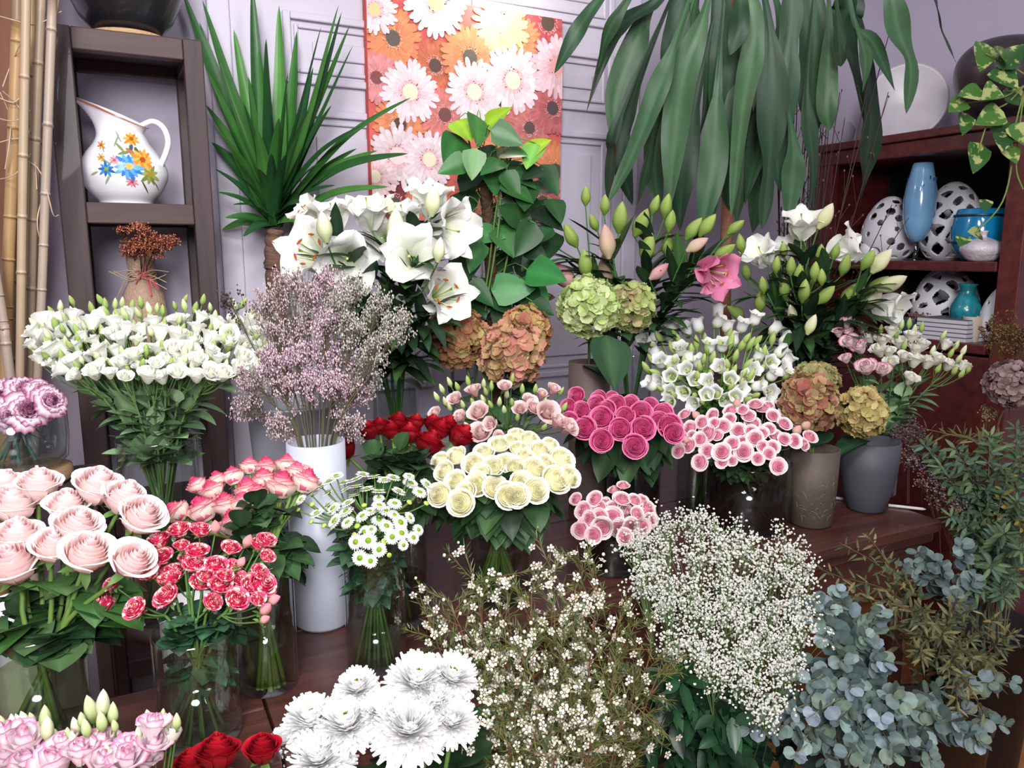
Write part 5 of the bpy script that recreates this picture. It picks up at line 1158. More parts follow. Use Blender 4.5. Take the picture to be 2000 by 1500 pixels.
# yucca
yc = P(539, 700, 2.22) * [1, 1, 0]; crown = P(538, 462, 2.22)
yu = thing('yucca', 'spiky green yucca with a bare brown trunk beside the shelf', 'yucca', yc)
o = pot('yucca', yc, .13, .24, parent=yu)
b = MB(); tr = smooth_path([yc + [0, 0, .2], P(540, 600, 2.22), P(534, 520, 2.22), crown + [0, 0, .02]], 30); tube(b, tr, .0255 + .003 * np.sin(np.arange(30) * 2.3), 14, lin('#6b5040'))
obj('trunk', b, solid('yucca_bark', '#64493a', .85, var=.35, vscale=30., bump=.8, bscale=40., stretch=(1, 1, 2.5)), yu, origin=yc)
rg = random.Random(5)
tips = [(352, -10, .10), (395, 0, -.05), (430, 110, .1), (455, 60, .15), (492, -30, .05), (505, 90, -.15), (520, 75, -.2), (545, 10, .12), (563, 140, -.2), (580, 118, .2), (628, 50, -.12), (662, 8, 0), (668, 22, .1), (684, 48, .08), (690, 88, -.05), (606, 212, -.25), (648, 205, .1), (804, 190, -.05), (708, 245, -.1), (738, 294, 0), (798, 300, -.1), (697, 290, .1), (655, 362, -.2), (760, 365, -.05), (640, 310, -.2),
        (400, 130, -.1), (383, 60, .2), (402, 205, 0), (412, 280, .1), (415, 245, -.2), (420, 330, -.1), (432, 300, .15), (425, 375, -.15), (440, 425, -.1), (475, 462, -.15), (432, 450, .1), (460, 340, -.25), (505, 330, -.3), (560, 300, -.3), (590, 250, -.25), (475, 200, -.2), (545, 230, -.28), (520, 180, .25), (610, 440, -.1), (600, 400, -.25), (640, 395, .1), (455, 400, -.28), (470, 130, .2), (440, 200, .25), (580, 60, .2), (612, 130, .15), (500, 250, -.3), (530, 300, -.33), (485, 150, -.05)]
for i, (x, y, dz) in enumerate(tips):
    tip = P(x, y, 2.22 + dz * .6); out = tip - crown; h0 = max(0, 1 - abs(y) / 470) ; start = crown + np.array([0, 0, .02 + .10 * h0 * rg.random() + .02 * rg.random()]) + unit(out * [1, 1, 0]) * .012
    L = np.linalg.norm(tip - start); low = y > 180
    mid = start * .5 + tip * .5 + np.array([0, 0, (.10 if low else .02) * L]) + unit(out * [1, 1, 0] + 1e-9) * (.02 * L)
    if tip[1] > YW - .05: tip[1] = YW - .05
    g = lin(['#2a552a', '#34642d', '#234a28', '#447536'][i % 4]) * rg.uniform(.8, 1.25); b = MB()
    nr = unit(-out * [1, 1, 0] / (np.linalg.norm(out * [1, 1, 0]) + 1e-6) * .6 + np.array([0, 0, .5]) - FW * .6)
    strap(b, smooth_path([start, mid, tip], 16), rg.uniform(.020, .027) * (1 if L > .25 else .72), nr, g, g * 1.25, fold=.35, prof=lambda s: np.where(s < .35, .75 + .25 * s / .35, np.clip((1 - s) / .65, 0, 1) ** .75))
    obj('leaf', b, GLOSSLEAF, yu, origin=yc)

# pothos on a moss pole
pc = np.array([*P(980, 760, 2.06)[:2], ZT]); po_ = thing('climbing_pothos', 'bushy green pothos climbing a pole before the gerbera print', 'pothos', pc + [0, 0, .0005])
o = pot('pothos', pc, .09, .15, '#2c2624', parent=po_)
b = MB(); top = P(945, 290, 2.06); tube(b, [pc + [0, 0, .1], (pc + [0, 0, .1]) * .5 + top * .5, top], .016, 12, lin('#5a3f2a'), cap=True); obj('moss_pole', b, solid('moss_pole', '#4f3826', .95, bump=1., bscale=70., var=.4, vscale=40.), po_, origin=pc)
rg = random.Random(6); b = MB()
for k in range(6):
    a = rg.uniform(0, 6.28); pts = [pc + [0, 0, .14] + np.array([math.cos(a), math.sin(a), 0]) * .03]
    for s in (.3, .55, .8, 1.0): pts.append(pc * (1 - s) + top * s + np.array([math.cos(a + s * 3), math.sin(a + s * 3), 0]) * rg.uniform(.025, .09) + [0, 0, rg.uniform(-.02, .08)])
    tube(b, smooth_path(pts, 20), .0026, 5, lin('#4f6a34'))
obj('vine', b, STEM, po_, origin=pc)
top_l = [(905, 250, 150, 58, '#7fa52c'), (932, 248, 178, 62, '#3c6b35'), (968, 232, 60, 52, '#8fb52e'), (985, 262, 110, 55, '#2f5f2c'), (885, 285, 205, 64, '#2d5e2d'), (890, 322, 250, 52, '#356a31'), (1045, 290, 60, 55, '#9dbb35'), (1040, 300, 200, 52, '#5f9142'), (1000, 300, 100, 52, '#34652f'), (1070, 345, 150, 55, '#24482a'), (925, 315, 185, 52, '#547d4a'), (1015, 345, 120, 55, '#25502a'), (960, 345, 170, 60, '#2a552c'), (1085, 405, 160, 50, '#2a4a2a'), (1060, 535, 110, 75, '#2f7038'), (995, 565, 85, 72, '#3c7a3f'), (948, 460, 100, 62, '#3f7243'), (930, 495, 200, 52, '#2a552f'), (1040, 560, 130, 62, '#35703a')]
more = []
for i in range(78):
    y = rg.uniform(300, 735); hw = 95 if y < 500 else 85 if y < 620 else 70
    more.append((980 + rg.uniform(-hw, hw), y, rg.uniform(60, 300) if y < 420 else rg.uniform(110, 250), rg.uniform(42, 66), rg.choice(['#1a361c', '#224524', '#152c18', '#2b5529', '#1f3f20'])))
pet = MB()
for i, (x, y, ang, ln, col) in enumerate(top_l + more):
    if i >= 99: break
    t = 2.0 + rg.uniform(-.06, .10) if i < len(top_l) else 2.05 + rg.uniform(-.10, .12)
    p = P(x, y, t); a = math.radians(ang); d = camdir(math.sin(a), math.cos(a), rg.uniform(.0, .7)); L = ln * t / 1500 * 1.22; p = p - d * L * .4
    ax = pc * (1 - (p[2] - pc[2]) / (top[2] - pc[2])) + top * ((p[2] - pc[2]) / (top[2] - pc[2])); tube(pet, smooth_path([ax * [1, 1, 0] + [0, 0, p[2] - .03], p * .6 + ax * .4 + [0, 0, .015], p], 6), .0013, 4, lin('#5d8440'))
    b = MB(); c = lin(col) * rg.uniform(.8, 1.2); leaf(b, p, d, L, L * .36, c, up=unit(camdir(0, .5, 1) + np.array([rg.uniform(-.5, .5) for _ in range(3)])), droop=rg.uniform(0, .3), fold=.18, shape=.52, nv=8, nu=5, col2=c * 1.3)
    obj('leaf', b, GLOSSLEAF, po_, origin=pc)
obj('leaf_stalk', pet, STEM, po_, origin=pc)

# tall dracaena whose leaves hang from above the frame
dc = P(1425, 900, 2.42) * [1, 1, 0] + [0, 0, ZT + .0005]; dr = thing('dracaena', 'tall dracaena with long dark leaves hanging down into the picture', 'dracaena', dc)
pot('dracaena', dc, .15, .28, '#4a3a32', parent=dr)
dt = P(1440, -170, 2.30); b = MB(); tube(b, smooth_path([dc + [0, 0, .25], P(1416, 600, 2.42), P(1425, 300, 2.40), dt], 24), .019, 12, lin('#6d4a36')); obj('trunk', b, solid('dracaena_bark', '#6d4531', .8, bump=.6, bscale=50., var=.25, vscale=25.), dr, origin=dc)
ds = P(1610, -150, 2.28); b = MB(); tube(b, smooth_path([P(1425, 300, 2.40) * .3 + dt * .7, P(1540, -60, 2.34), ds], 12), .013, 10, lin('#6d4a36')); obj('branch', b, bpy.data.materials['dracaena_bark'], dr, origin=dc)
DL = [([(1180, -10), (1128, 60), (1083, 143)], 30), ([(1232, -10), (1185, 70), (1168, 135)], 28), ([(1295, -10), (1225, 38), (1190, 90), (1145, 220)], 34), ([(1268, 20), (1240, 90), (1203, 190), (1200, 285)], 46), ([(1338, -30), (1322, 60), (1312, 130), (1318, 175)], 44), ([(1312, 100), (1285, 175), (1240, 290), (1188, 395)], 40), ([(1205, 240), (1196, 300), (1187, 395)], 34),
      ([(1372, 40), (1335, 150), (1318, 270), (1308, 410)], 54), ([(1408, -30), (1413, 110), (1402, 230), (1412, 335)], 48), ([(1360, 0), (1350, 80), (1318, 210)], 40), ([(1446, -20), (1444, 50), (1425, 108)], 34), ([(1465, -10), (1472, 90), (1450, 220), (1428, 420)], 48), ([(1545, -20), (1536, 110), (1515, 260), (1524, 375)], 58), ([(1586, -30), (1592, 90), (1586, 190), (1594, 262)], 54),
      ([(1650, -40), (1655, 10), (1648, 48), (1672, 150), (1708, 312)], 58), ([(1735, -20), (1755, 60), (1778, 130), (1770, 222)], 46), ([(1815, -25), (1838, 60), (1868, 124)], 28), ([(1668, 42), (1705, 85), (1748, 178)], 30), ([(1690, 100), (1700, 230), (1692, 320), (1678, 405)], 52), ([(1485, 100), (1458, 280), (1438, 440)], 52), ([(1505, 80), (1505, 280), (1488, 448)], 56), ([(1400, 200), (1392, 330), (1368, 460)], 50), ([(1355, 220), (1332, 350), (1328, 450)], 50), ([(1290, 200), (1262, 320), (1238, 425)], 46), ([(1300, 160), (1278, 300), (1288, 410)], 46), ([(1545, 250), (1548, 350), (1538, 425)], 40), ([(1575, 190), (1588, 320), (1580, 405)], 34), ([(1405, 60), (1372, 230), (1348, 340)], 44), ([(1445, 200), (1420, 320), (1425, 410)], 50), ([(1465, 250), (1482, 360), (1470, 455)], 46), ([(1636, 30), (1640, 100), (1643, 130)], 26), ([(1672, 50), (1690, 120), (1684, 180)], 28), ([(1430, 120), (1400, 280), (1395, 420)], 46), ([(1525, 60), (1490, 250), (1455, 400)], 46), ([(1240, 180), (1215, 300), (1235, 400)], 40), ([(1620, 60), (1615, 200), (1620, 255)], 36)]
rg = random.Random(9)
for i, (pts, wd) in enumerate(DL):
    t = 2.24 + (i % 5 - 2) * .045 + (0 if pts[0][1] < 60 else .07); org = dt if pts[0][0] < 1560 else ds
    pp = [P(x, y, t + .015 * k) for k, (x, y) in enumerate(pts)]; st = org + np.array([rg.uniform(-.02, .02), rg.uniform(-.02, .02), rg.uniform(-.12, .03)])
    lead = (st + pp[0]) / 2 + np.array([0, 0, .5 * np.linalg.norm((st - pp[0])[:2]) * .6 + .02]); path = smooth_path([st, lead] + pp, 30)
    n0 = len(path); f0 = 2.0 / (len(pp) + 1)
    g = lin(['#263f2b', '#2f4a32', '#203624', '#39543a'][i % 4]) * rg.uniform(.8, 1.35); b = MB()
    ss = np.linspace(0, 1, 30); ph = rg.uniform(-.5, .5); tw = rg.choice((-1, 1)) * rg.uniform(.3, 1.3)
    strap(b, path, wd * t / 1500 * .54, np.array([camdir(math.sin(ph + tw * max(0, q - .4) * 1.6), .25, math.cos(ph + tw * max(0, q - .4) * 1.6)) for q in ss]), g, g * 1.5, fold=.14, wave=.26, seed=i, nu=7, prof=lambda s, f0=f0, wa=rg.choice((0, .25, .4, .5)), wp=rg.uniform(.55, .85): (1 - wa * np.exp(-((s - wp) / .07) ** 2)) * np.where(s < f0, .07 + .28 * (s / f0) ** 3, np.clip(.35 + .65 * np.sin(PI * np.clip((s - f0) / (1 - f0), 0, 1) ** .85) ** .8 - np.clip((s - .75) / .25, 0, 1) ** 1.6 * .36, .02, 1)))
    obj('leaf', b, DARKLEAF, dr, origin=dc)

# variegated pothos trailing over the cabinet corner
hc = np.array([*on_x(2015, 300, XC + .16)[:2], ztop]); hp_ = thing('trailing_pothos', 'variegated pothos trailing from a dark pot over the cabinet corner', 'pothos', hc + [0, 0, .0005])
pot('trailing', hc, .075, .14, '#1d1718', parent=hp_)
VG = [(1920, 108, 200, 60), (1962, 150, 150, 62), (1935, 180, 240, 50), (1898, 182, 265, 56), (1975, 110, 40, 60), (1955, 105, 300, 50), (1870, 206, 240, 46), (1885, 240, 200, 44), (1935, 228, 250, 62), (1960, 255, 140, 52), (1958, 275, 200, 46), (1908, 305, 200, 62), (1985, 190, 120, 58), (1990, 260, 160, 50), (1975, 300, 170, 44), (1880, 470, 230, 36), (1905, 455, 280, 40), (1925, 400, 200, 30)]
vm = MB()
for pts in ([(2010, 150), (1975, 130), (1925, 105)], [(2010, 160), (1970, 200), (1935, 225), (1910, 300)], [(2005, 170), (1978, 270), (1975, 330), (1955, 400), (1905, 455), (1880, 472)], [(2005, 170), (1990, 260), (1985, 330), (1998, 370)], [(2005, 165), (1960, 190), (1900, 200), (1872, 206)]):
    tube(vm, smooth_path([hc + [0, 0, .13]] + [P(x, y, 2.50) for x, y in pts], 24), .0026, 6, lin('#6d8040'))
for i, (x, y, ang, ln) in enumerate(VG):
    t = 2.48 + rg.uniform(-.03, .03); p = P(x, y, t); a = math.radians(ang); d = camdir(math.sin(a), math.cos(a), rg.uniform(.1, .6)); L = ln * t / 1500; b = MB(); c = lin(rg.choice(['#35602a', '#2b5226', '#47722f']))
    leaf(b, p - d * L * .45, d, L, L * .4, c, up=camdir(rg.uniform(-.4, .4), .5, 1), droop=.15, fold=.15, shape=.52, nv=8, nu=5); obj('leaf', b, VARLEAF, hp_, origin=hc)
obj('vine', vm, STEM, hp_, origin=hc)

# dark bare twigs before the cabinet
tv = hidden_vase('dark glass vase of bare twigs behind the lilies', 1545, 2.42, .30, .05); rg = random.Random(15)
TW = [(1500, 60), (1512, 100), (1528, 150), (1548, 200), (1560, 120), (1575, 170), (1632, 72), (1618, 130), (1640, 180), (1605, 240), (1738, 60), (1700, 140), (1735, 180), (1665, 420), (1590, 290), (1572, 250), (1742, 400), (1775, 425), (1650, 230), (1552, 260), (1590, 180), (1598, 230), (1555, 170), (1568, 300), (1582, 260), (1612, 280), (1535, 240), (1620, 220), (1545, 300), (1600, 320)]
labt = rows(TW, 8)
for i, (x, y) in enumerate(TW):
    tip = P(x, y, 2.40 + rg.uniform(-.05, .08) if x < 1650 else 2.3); nk = tv.neck(tip, rg); ft = tv.foot(rg, tip); o = thing('bare_twig', f'dark bare twig, {labt[i]} of the twigs before the cabinet', 'twig', ft, 'dark bare twigs before the cabinet'); b = MB(); bd_ = MB()
    pth = smooth_path([ft, nk, nk * .5 + tip * .5 + [rg.uniform(-.02, .02), 0, 0], tip], 24); tube(b, pth, np.linspace(.003, .0012, 24), 5, lin('#33211f'))
    for k in range(9, 23, 2):
        e = pth[k] + np.array([rg.uniform(-.05, .05), rg.uniform(-.03, .03), rg.uniform(.03, .09)])
        if k > 12 and x > 1480: tube(b, [pth[k], e], [.0012, .0008], 4, lin('#33211f'))
        ellipsoid(bd_, e if k > 12 else pth[k], .0028, .0028, .004, 5, 4, lin('#6b4a44' if k % 4 else '#a89a98'))
    obj('stem', b, STEM, o, origin=ft); obj('bud', bd_, DRY, o, origin=ft)

# ------------------------------------------------------------------ fillers and foliage
def needle(mb, p, d, L, w, col):
    d = unit(d); s = unit(np.cross(d, FC + [0, 0, .01])) * w; q = p + d * L
    mb.add([p - s * .5, p + d * L * .5 - s, q, p + d * L * .5 + s], np.array([[0, 1, 2, 3]]), col)
# statice in the white cylinder vase
rg = random.Random(22)
ST = [(520, 600, 0), (560, 560, 0), (600, 575, 0), (640, 560, 1), (690, 570, 2), (740, 600, 2), (775, 640, 2), (540, 650, 0), (590, 640, 0), (640, 640, 1), (690, 650, 2), (735, 680, 2), (535, 710, 1), (580, 705, 1), (625, 700, 1), (670, 705, 1), (715, 735, 2), (555, 760, 0), (600, 760, 1), (650, 760, 1), (690, 770, 0), (500, 745, 0), (485, 795, 0), (555, 835, 0), (680, 830, 0), (660, 600, 2), (450, 590, 3)]
labs = rows([(a, b_) for a, b_, _ in ST], 6); pal = [['#a58f90', '#b8a1a3', '#877577', '#c6b4b5'], ['#b898a6', '#c8aab5', '#9c8290', '#d4bcc6'], ['#a09b92', '#b0aaa0', '#827d76', '#c0b9ae'], ['#3d3336', '#52464a']]
for i, (x, y, c_) in enumerate(ST):
    t = 1.40 + .10 * (720 - y) / 150 * .5 + rg.uniform(-.03, .03); tip = P(x, y, t); ft = VW.foot(rg, tip); nk = VW.neck(tip, rg); o = thing('statice_spray', f'{["dusky pink", "lilac pink", "grey beige", "thin dark"][c_]} statice spray, {labs[i]} of the statice bunch', 'statice', ft, 'dried statice in the white vase'); st, fl = MB(), MB()
    pth = smooth_path([ft, nk, nk * .4 + tip * .6, tip], 16); tube(st, pth, .0013, 4, lin('#55503f')); cl = [lin(c) for c in pal[c_]]; Rr = 34 * t / 1500 * (1.15 if c_ != 3 else .8)
    up_ = unit(tip - nk); nb = 34 if c_ != 3 else 9
    for k in range(nb):
        d = unit(np.array([rg.gauss(0, 1), rg.gauss(0, 1), rg.gauss(0, 1)]) + up_ * .6); e = tip + d * Rr * rg.uniform(.45, 1.1); j = pth[9 + k % 6]; mdl = (e + j) / 2 + np.array([rg.uniform(-.008, .008), 0, rg.uniform(-.004, .01)]); tw = smooth_path([j, mdl, e], 5); tube(st, tw, .0005, 3, lin('#5d5648'))
        for q in range(17):
            s = rg.uniform(.4, 1.08); p = tw[2] * (1 - s) + e * s + np.array([rg.gauss(0, .0035) for _ in range(3)]); r = rg.uniform(.0012, .0022); ellipsoid(fl, p, r, r, r * 1.4, 4, 3, cl[rg.randrange(len(cl))] * rg.uniform(.75, 1.25))
    obj('stem', st, DRY, o, origin=ft); obj('blossom', fl, DRY, o, origin=ft)['kind'] = 'stuff'
# baby's breath
VGY = bucket("black bucket of baby's breath on the floor", P(1415, 1400, 1.30), .10, .40); gy = poly([(1240, 1055), (1290, 1020), (1370, 1022), (1430, 1040), (1520, 1040), (1560, 1110), (1578, 1190), (1560, 1290), (1500, 1390), (1440, 1350), (1340, 1290), (1300, 1230), (1240, 1140)])
gp = spots((1240, 1020, 1580, 1390), 34, gy, 46, 31); labs = rows(gp, 6); rg = random.Random(23); puff = MB()
for k in range(7): ellipsoid(puff, (.45 * math.cos(k * 2.4) * (k > 0), .45 * math.sin(k * 2.4) * (k > 0), .25 * (k % 3) - .2), .52, .52, .42, 5, 4, (1, 1, 1))
for i, (x, y) in enumerate(gp):
    t = 1.25 * (1 + .8 * (1200 - y) / 1500) + .03 * abs(x - 1400) / 170; tip = P(x, y, t); ft = VGY.foot(rg, tip); nk = VGY.neck(tip, rg); o = thing('gypsophila_spray', f"baby's breath spray, {labs[i]} of the white cloud", "baby's breath", ft, "baby's breath"); st, fl = MB(), MB()
    pth = smooth_path([ft, nk, nk * .4 + tip * .6 - [0, 0, .02], tip], 14); tube(st, pth, .0009, 4, lin('#2f4a2a'))
    for k in range(40):
        a, b2 = rg.gauss(0, 1), rg.gauss(0, 1); e = tip + RT * a * .017 + UC * b2 * .017 - FC * rg.uniform(-.02, .015); tube(st, [pth[10 + k % 4], e], .0004, 3, lin('#6d8a55'))
        for q in range(6):
            p = e + np.array([rg.gauss(0, .007) for _ in range(3)]); r = rg.uniform(.0014, .0032); fl.join(puff, frame(-FC + np.array([rg.uniform(-.6, .6) for _ in range(3)]), rg.random() * 6, p, r), tint=lin('#efefe6') * rg.uniform(.85, 1))
    obj('stem', st, STEM, o, origin=ft); obj('blossom', fl, PETAL, o, origin=ft)['kind'] = 'stuff'
# waxflower
VWX = bucket('black bucket of waxflower on the floor', P(1075, 1480, 1.16), .11, .38); wx = poly([(850, 1190), (900, 1130), (960, 1120), (1060, 1100), (1150, 1100), (1215, 1150), (1290, 1200), (1300, 1290), (1260, 1380), (1210, 1430), (1200, 1495), (930, 1495), (900, 1350), (850, 1270)])
wp = spots((840, 1095, 1320, 1495), 36, wx, 50, 33); labs = rows(wp, 8); rg = random.Random(24)
for i, (x, y) in enumerate(wp):
    t = 1.10 * (1 + .75 * (1300 - y) / 1500) + .06 * abs(x - 1070) / 230; tip = P(x, y, t); ft = VWX.foot(rg, tip); nk = VWX.neck(tip, rg); o = thing('waxflower_spray', f'waxflower spray, {labs[i]} of the waxflower bush', 'waxflower', ft, 'waxflower bush'); st, fo, fl = MB(), MB(), MB()
    pth = smooth_path([ft, nk, nk * .4 + tip * .6, tip], 18); tube(st, pth, np.linspace(.0026, .0012, 18), 5, lin('#6b4a36')); many = x < 1190
    for k in range(26):
        j = pth[8 + k % 10]; d = unit(np.array([rg.gauss(0, 1), rg.gauss(0, 1), rg.gauss(0, .7)]) + unit(tip - nk) * .9 - FC * .3); e = j + d * rg.uniform(.03, .075); tube(st, [j, e], .0007, 3, lin('#7a5c3a'))
        for q in range(22):
            s = rg.uniform(.15, 1.1); p = j * (1 - s) + e * s; needle(fo, p, d + np.array([rg.gauss(0, .55) for _ in range(3)]), rg.uniform(.012, .026), .00075, lin(rg.choice(['#4a5a2c', '#586834', '#38482a', '#66643a'])) * rg.uniform(.7, 1.25))
        for q in range(rg.randint(1, 4) if many else rg.choice((0, 0, 1, 1, 2))):
            p = e + np.array([rg.gauss(0, .009) for _ in range(3)]); M = frame(-FC * .7 + d * .5 + np.array([rg.gauss(0, .5) for _ in range(3)]), rg.random() * 6, p, 1.)
            if rg.random() < .30: r = rg.uniform(.0022, .0034); ellipsoid(fl, p, r, r, r, 6, 5, lin('#eee8d4')); continue
            w = MB(); r = rg.uniform(.0052, .0068)
            for z in range(5):
                a = z * 2 * PI / 5; cc = np.array([math.cos(a), math.sin(a), .12]) * r * .72; s_ = np.array([-math.sin(a), math.cos(a), 0]) * r * .42; o2 = np.array([math.cos(a), math.sin(a), .1]) * r * .44
                w.add([cc - o2, cc - s_ * .9 - o2 * .2, cc - s_ * .7 + o2 * .6, cc + o2, cc + s_ * .7 + o2 * .6, cc + s_ * .9 - o2 * .2], np.array([[0, 1, 2, 3], [0, 3, 4, 5]]), lin('#f0eadf') * rg.uniform(.9, 1.))
            ellipsoid(w, (0, 0, .0004), r * .3, r * .3, r * .22, 6, 4, lin('#c9bb7a')); fl.join(w, M)
    obj('stem', st, STEM, o, origin=ft); obj('foliage', fo, LEAF, o, origin=ft); obj('blossom', fl, PETAL, o, origin=ft)['kind'] = 'stuff'

def branch(name, label, cat, group, pts, L, W, n, arr, cols, seed, s0=.35, shape=.8, mat=None, rs=.002, stemcol='#6d6a55', droop=(0, .3), k=2, foldr=.15, spread=.9):
    """a leafy branch along world points"""
    rg = random.Random(seed); pth = smooth_path(pts, 40); base = pth[0]; o = thing(name, label, cat, base, group); st, fo = MB(), MB(); tube(st, pth, np.linspace(rs * 1.3, rs * .4, 40), 5, lin(stemcol)); roll = rg.random() * 6
    for i in range(n):
        s = s0 + (1 - s0) * (i + .5) / n; q = int(s * 38); t = unit(pth[q + 1] - pth[q]); p = pth[q]; roll += {'opp': PI / 2 + rg.uniform(-.3, .3), 'alt': 2.4, 'whorl': 1.0}[arr]; sz = (1 - .45 * max(0, (s - .6) / .4)) * rg.uniform(.8, 1.15)
        for j in range({'opp': 2, 'alt': 1, 'whorl': k}[arr]):
            M = frame(t, roll + j * 2 * PI / max(1, {'opp': 2, 'alt': 1, 'whorl': k}[arr])); d = unit(M[:3, 0] * spread + t * .45 - FC * rg.uniform(-.1, .5)); c = lin(cols[rg.randrange(len(cols))]) * rg.uniform(.75, 1.2)
            leaf(fo, p + d * .003, d, L * sz, W * sz, c, up=unit(-FC * .6 + np.array([0, 0, .5]) + np.array([rg.gauss(0, .35) for _ in range(3)])), droop=rg.uniform(*droop), fold=foldr, shape=shape, nv=7, nu=5, col2=c * 1.25)
    obj('stem', st, STEM, o, origin=base); obj('foliage', fo, mat or MATTLEAF, o, origin=base); return o
def fan(name, desc, where, cat, group, tips, t0, root, seed, bow=.06, **kw):
    rg = random.Random(seed); labs = rows([(a[0], a[1]) for a in tips], 7)
    for i, a in enumerate(tips):
        t = a[2] if len(a) > 2 else t0 + rg.uniform(-.05, .05); tip = P(a[0], a[1], t); r0 = np.asarray(root) + np.array([rg.uniform(-.03, .03), rg.uniform(-.03, .03), 0]); hi = r0 + np.array([0, 0, .35]) * (1 if r0[2] < .3 else 0); L = np.linalg.norm(tip - r0)
        mid = (hi * .5 + tip * .5) + np.array([0, 0, bow * L * 2]) + RT * rg.uniform(-.02, .02)
        branch(name, f'{desc}, {labs[i]} of {where}', cat, group, [r0] + ([hi] if r0[2] < .3 else []) + [mid, tip], seed=seed * 100 + i, **kw)
EU = ['#566766', '#627470', '#4d5d5a', '#6f807c', '#5e6e60', '#74828a']
ec = P(1700, 1420, 1.42); bucket('dark bucket of silver dollar eucalyptus on the floor', ec, .11, .36, '#2a1a1a'); er = np.array([ec[0], ec[1], .02])
fan('eucalyptus_branch', 'round leaved eucalyptus branch', 'the eucalyptus', 'eucalyptus', 'silver dollar eucalyptus', [(1462, 1395, 1.2), (1450, 1430, 1.15), (1545, 1180, 1.3), (1590, 1165, 1.35), (1635, 1150, 1.4), (1722, 1190, 1.38), (1995, 1335, 1.42), (1925, 1455, 1.3), (1820, 1490, 1.22), (1700, 1500, 1.16), (1610, 1490, 1.14), (1560, 1450, 1.16), (1520, 1310, 1.22), (1640, 1290, 1.24), (1730, 1290, 1.26), (1690, 1240, 1.3), (1720, 1400, 1.18), (1635, 1410, 1.17), (1975, 1420, 1.36), (1780, 1440, 1.2), (1580, 1330, 1.2), (1540, 1390, 1.16), (1680, 1450, 1.15), (1600, 1240, 1.28), (1660, 1345, 1.2), (1500, 1440, 1.15), (1545, 1480, 1.13), (1655, 1480, 1.12), (1750, 1480, 1.14), (1580, 1400, 1.14), (1880, 1420, 1.25), (1765, 1370, 1.18)], 1.3, er, 41, L=.038, W=.0185, n=17, arr='opp', cols=EU, shape=0, s0=.42, droop=(0, .2), foldr=.08)
fan('eucalyptus_branch', 'eucalyptus branch', 'the tuft over the table corner', 'eucalyptus', 'eucalyptus over the table corner', [(1790, 1075, 1.65), (1830, 1095, 1.6), (1880, 1060, 1.62), (1905, 1130, 1.6), (1860, 1160, 1.58), (1760, 1100, 1.62)], 1.6, np.array([*P(1850, 1300, 1.75)[:2], .02]), 42, L=.038, W=.0185, n=9, arr='opp', cols=EU[:4], shape=0, s0=.62, droop=(0, .2), foldr=.08)
wc = P(1830, 1380, 1.6); wr_ = np.array([wc[0], wc[1], .02]); bucket('dark bucket of narrow leaved brownish foliage on the floor', wc, .11, .36, '#2a1a1a')
OL = ['#545638', '#5f5d3c', '#474d34', '#6a6342', '#3d4732']
fan('narrow_leaf_branch', 'olive brown branch', 'the willowy foliage', 'foliage', 'narrow leaved olive brown foliage', [(1600, 1110, 1.5), (1640, 1060, 1.55), (1690, 1040, 1.6), (1660, 1130, 1.45), (1720, 1090, 1.5), (1760, 1130, 1.5), (1800, 1190, 1.5), (1850, 1220, 1.5), (1900, 1250, 1.5), (1965, 1265, 1.5), (1950, 1340, 1.45), (1880, 1340, 1.45), (1830, 1290, 1.45), (1780, 1240, 1.45), (1620, 1160, 1.45), (1700, 1170, 1.45), (1920, 1300, 1.48), (1740, 1180, 1.42), (1900, 1190, 1.5), (1950, 1210, 1.48), (1985, 1240, 1.45), (1870, 1170, 1.52), (1800, 1290, 1.36), (1850, 1310, 1.34), (1900, 1350, 1.33), (1930, 1400, 1.3), (1870, 1390, 1.3), (1790, 1220, 1.38), (1840, 1250, 1.38), (1900, 1290, 1.4), (1950, 1300, 1.4)], 1.5, wr_, 43, L=.042, W=.0042, n=34, arr='alt', cols=OL, s0=.45, droop=(0, .3), stemcol='#5d4a30')
dk = P(1400, 1490, 1.38); bucket('dark bucket of deep green ruscus on the floor', dk, .11, .30, '#141516')
fan('ruscus_branch', 'deep green ruscus branch', 'the dark foliage', 'foliage', 'dark green ruscus foliage', [(1290, 1350), (1330, 1330), (1300, 1420), (1350, 1390), (1400, 1400), (1440, 1420), (1270, 1470), (1320, 1480), (1380, 1470), (1430, 1490), (1480, 1500), (1250, 1430), (1560, 1490), (1360, 1440), (1410, 1450), (1460, 1460), (1340, 1365), (1390, 1375), (1430, 1400), (1310, 1385)], 1.2, np.array([dk[0], dk[1], .02]), 44, L=.085, W=.018, n=16, arr='alt', cols=['#16301d', '#1d3b24', '#12261a', '#25472b'], s0=.5, droop=(0, .5), mat=GLOSSLEAF, stemcol='#2d4a2a')
# heap of greens at the table end
rc = P(1960, 1000, 1.95); rr0 = np.array([rc[0], rc[1], .02]); bucket('dark bucket of star leaved greens at the table end', rc, .12, .40, '#1d1718')
fan('star_leaf_branch', 'star leaved branch', 'the end greens', 'foliage', 'star leaved greens at the table end', [(1862, 868), (1935, 842), (1985, 825), (1800, 862, 1.95), (1835, 905), (1905, 895), (1955, 905), (1998, 880), (1875, 945), (1935, 960), (1990, 975), (1850, 1005, 1.8), (1905, 1020), (1965, 1040, 1.7), (1998, 1075, 1.65), (1880, 1085, 1.7), (1935, 1110, 1.62), (1985, 1140, 1.6), (1780, 845, 2.0), (1960, 1170, 1.55), (1900, 1150, 1.6)], 1.85, rr0, 45, L=.056, W=.007, n=8, arr='whorl', k=6, cols=['#465a3c', '#3d523a', '#536648', '#4a6354'], s0=.6, droop=(0, .3), spread=1.1)
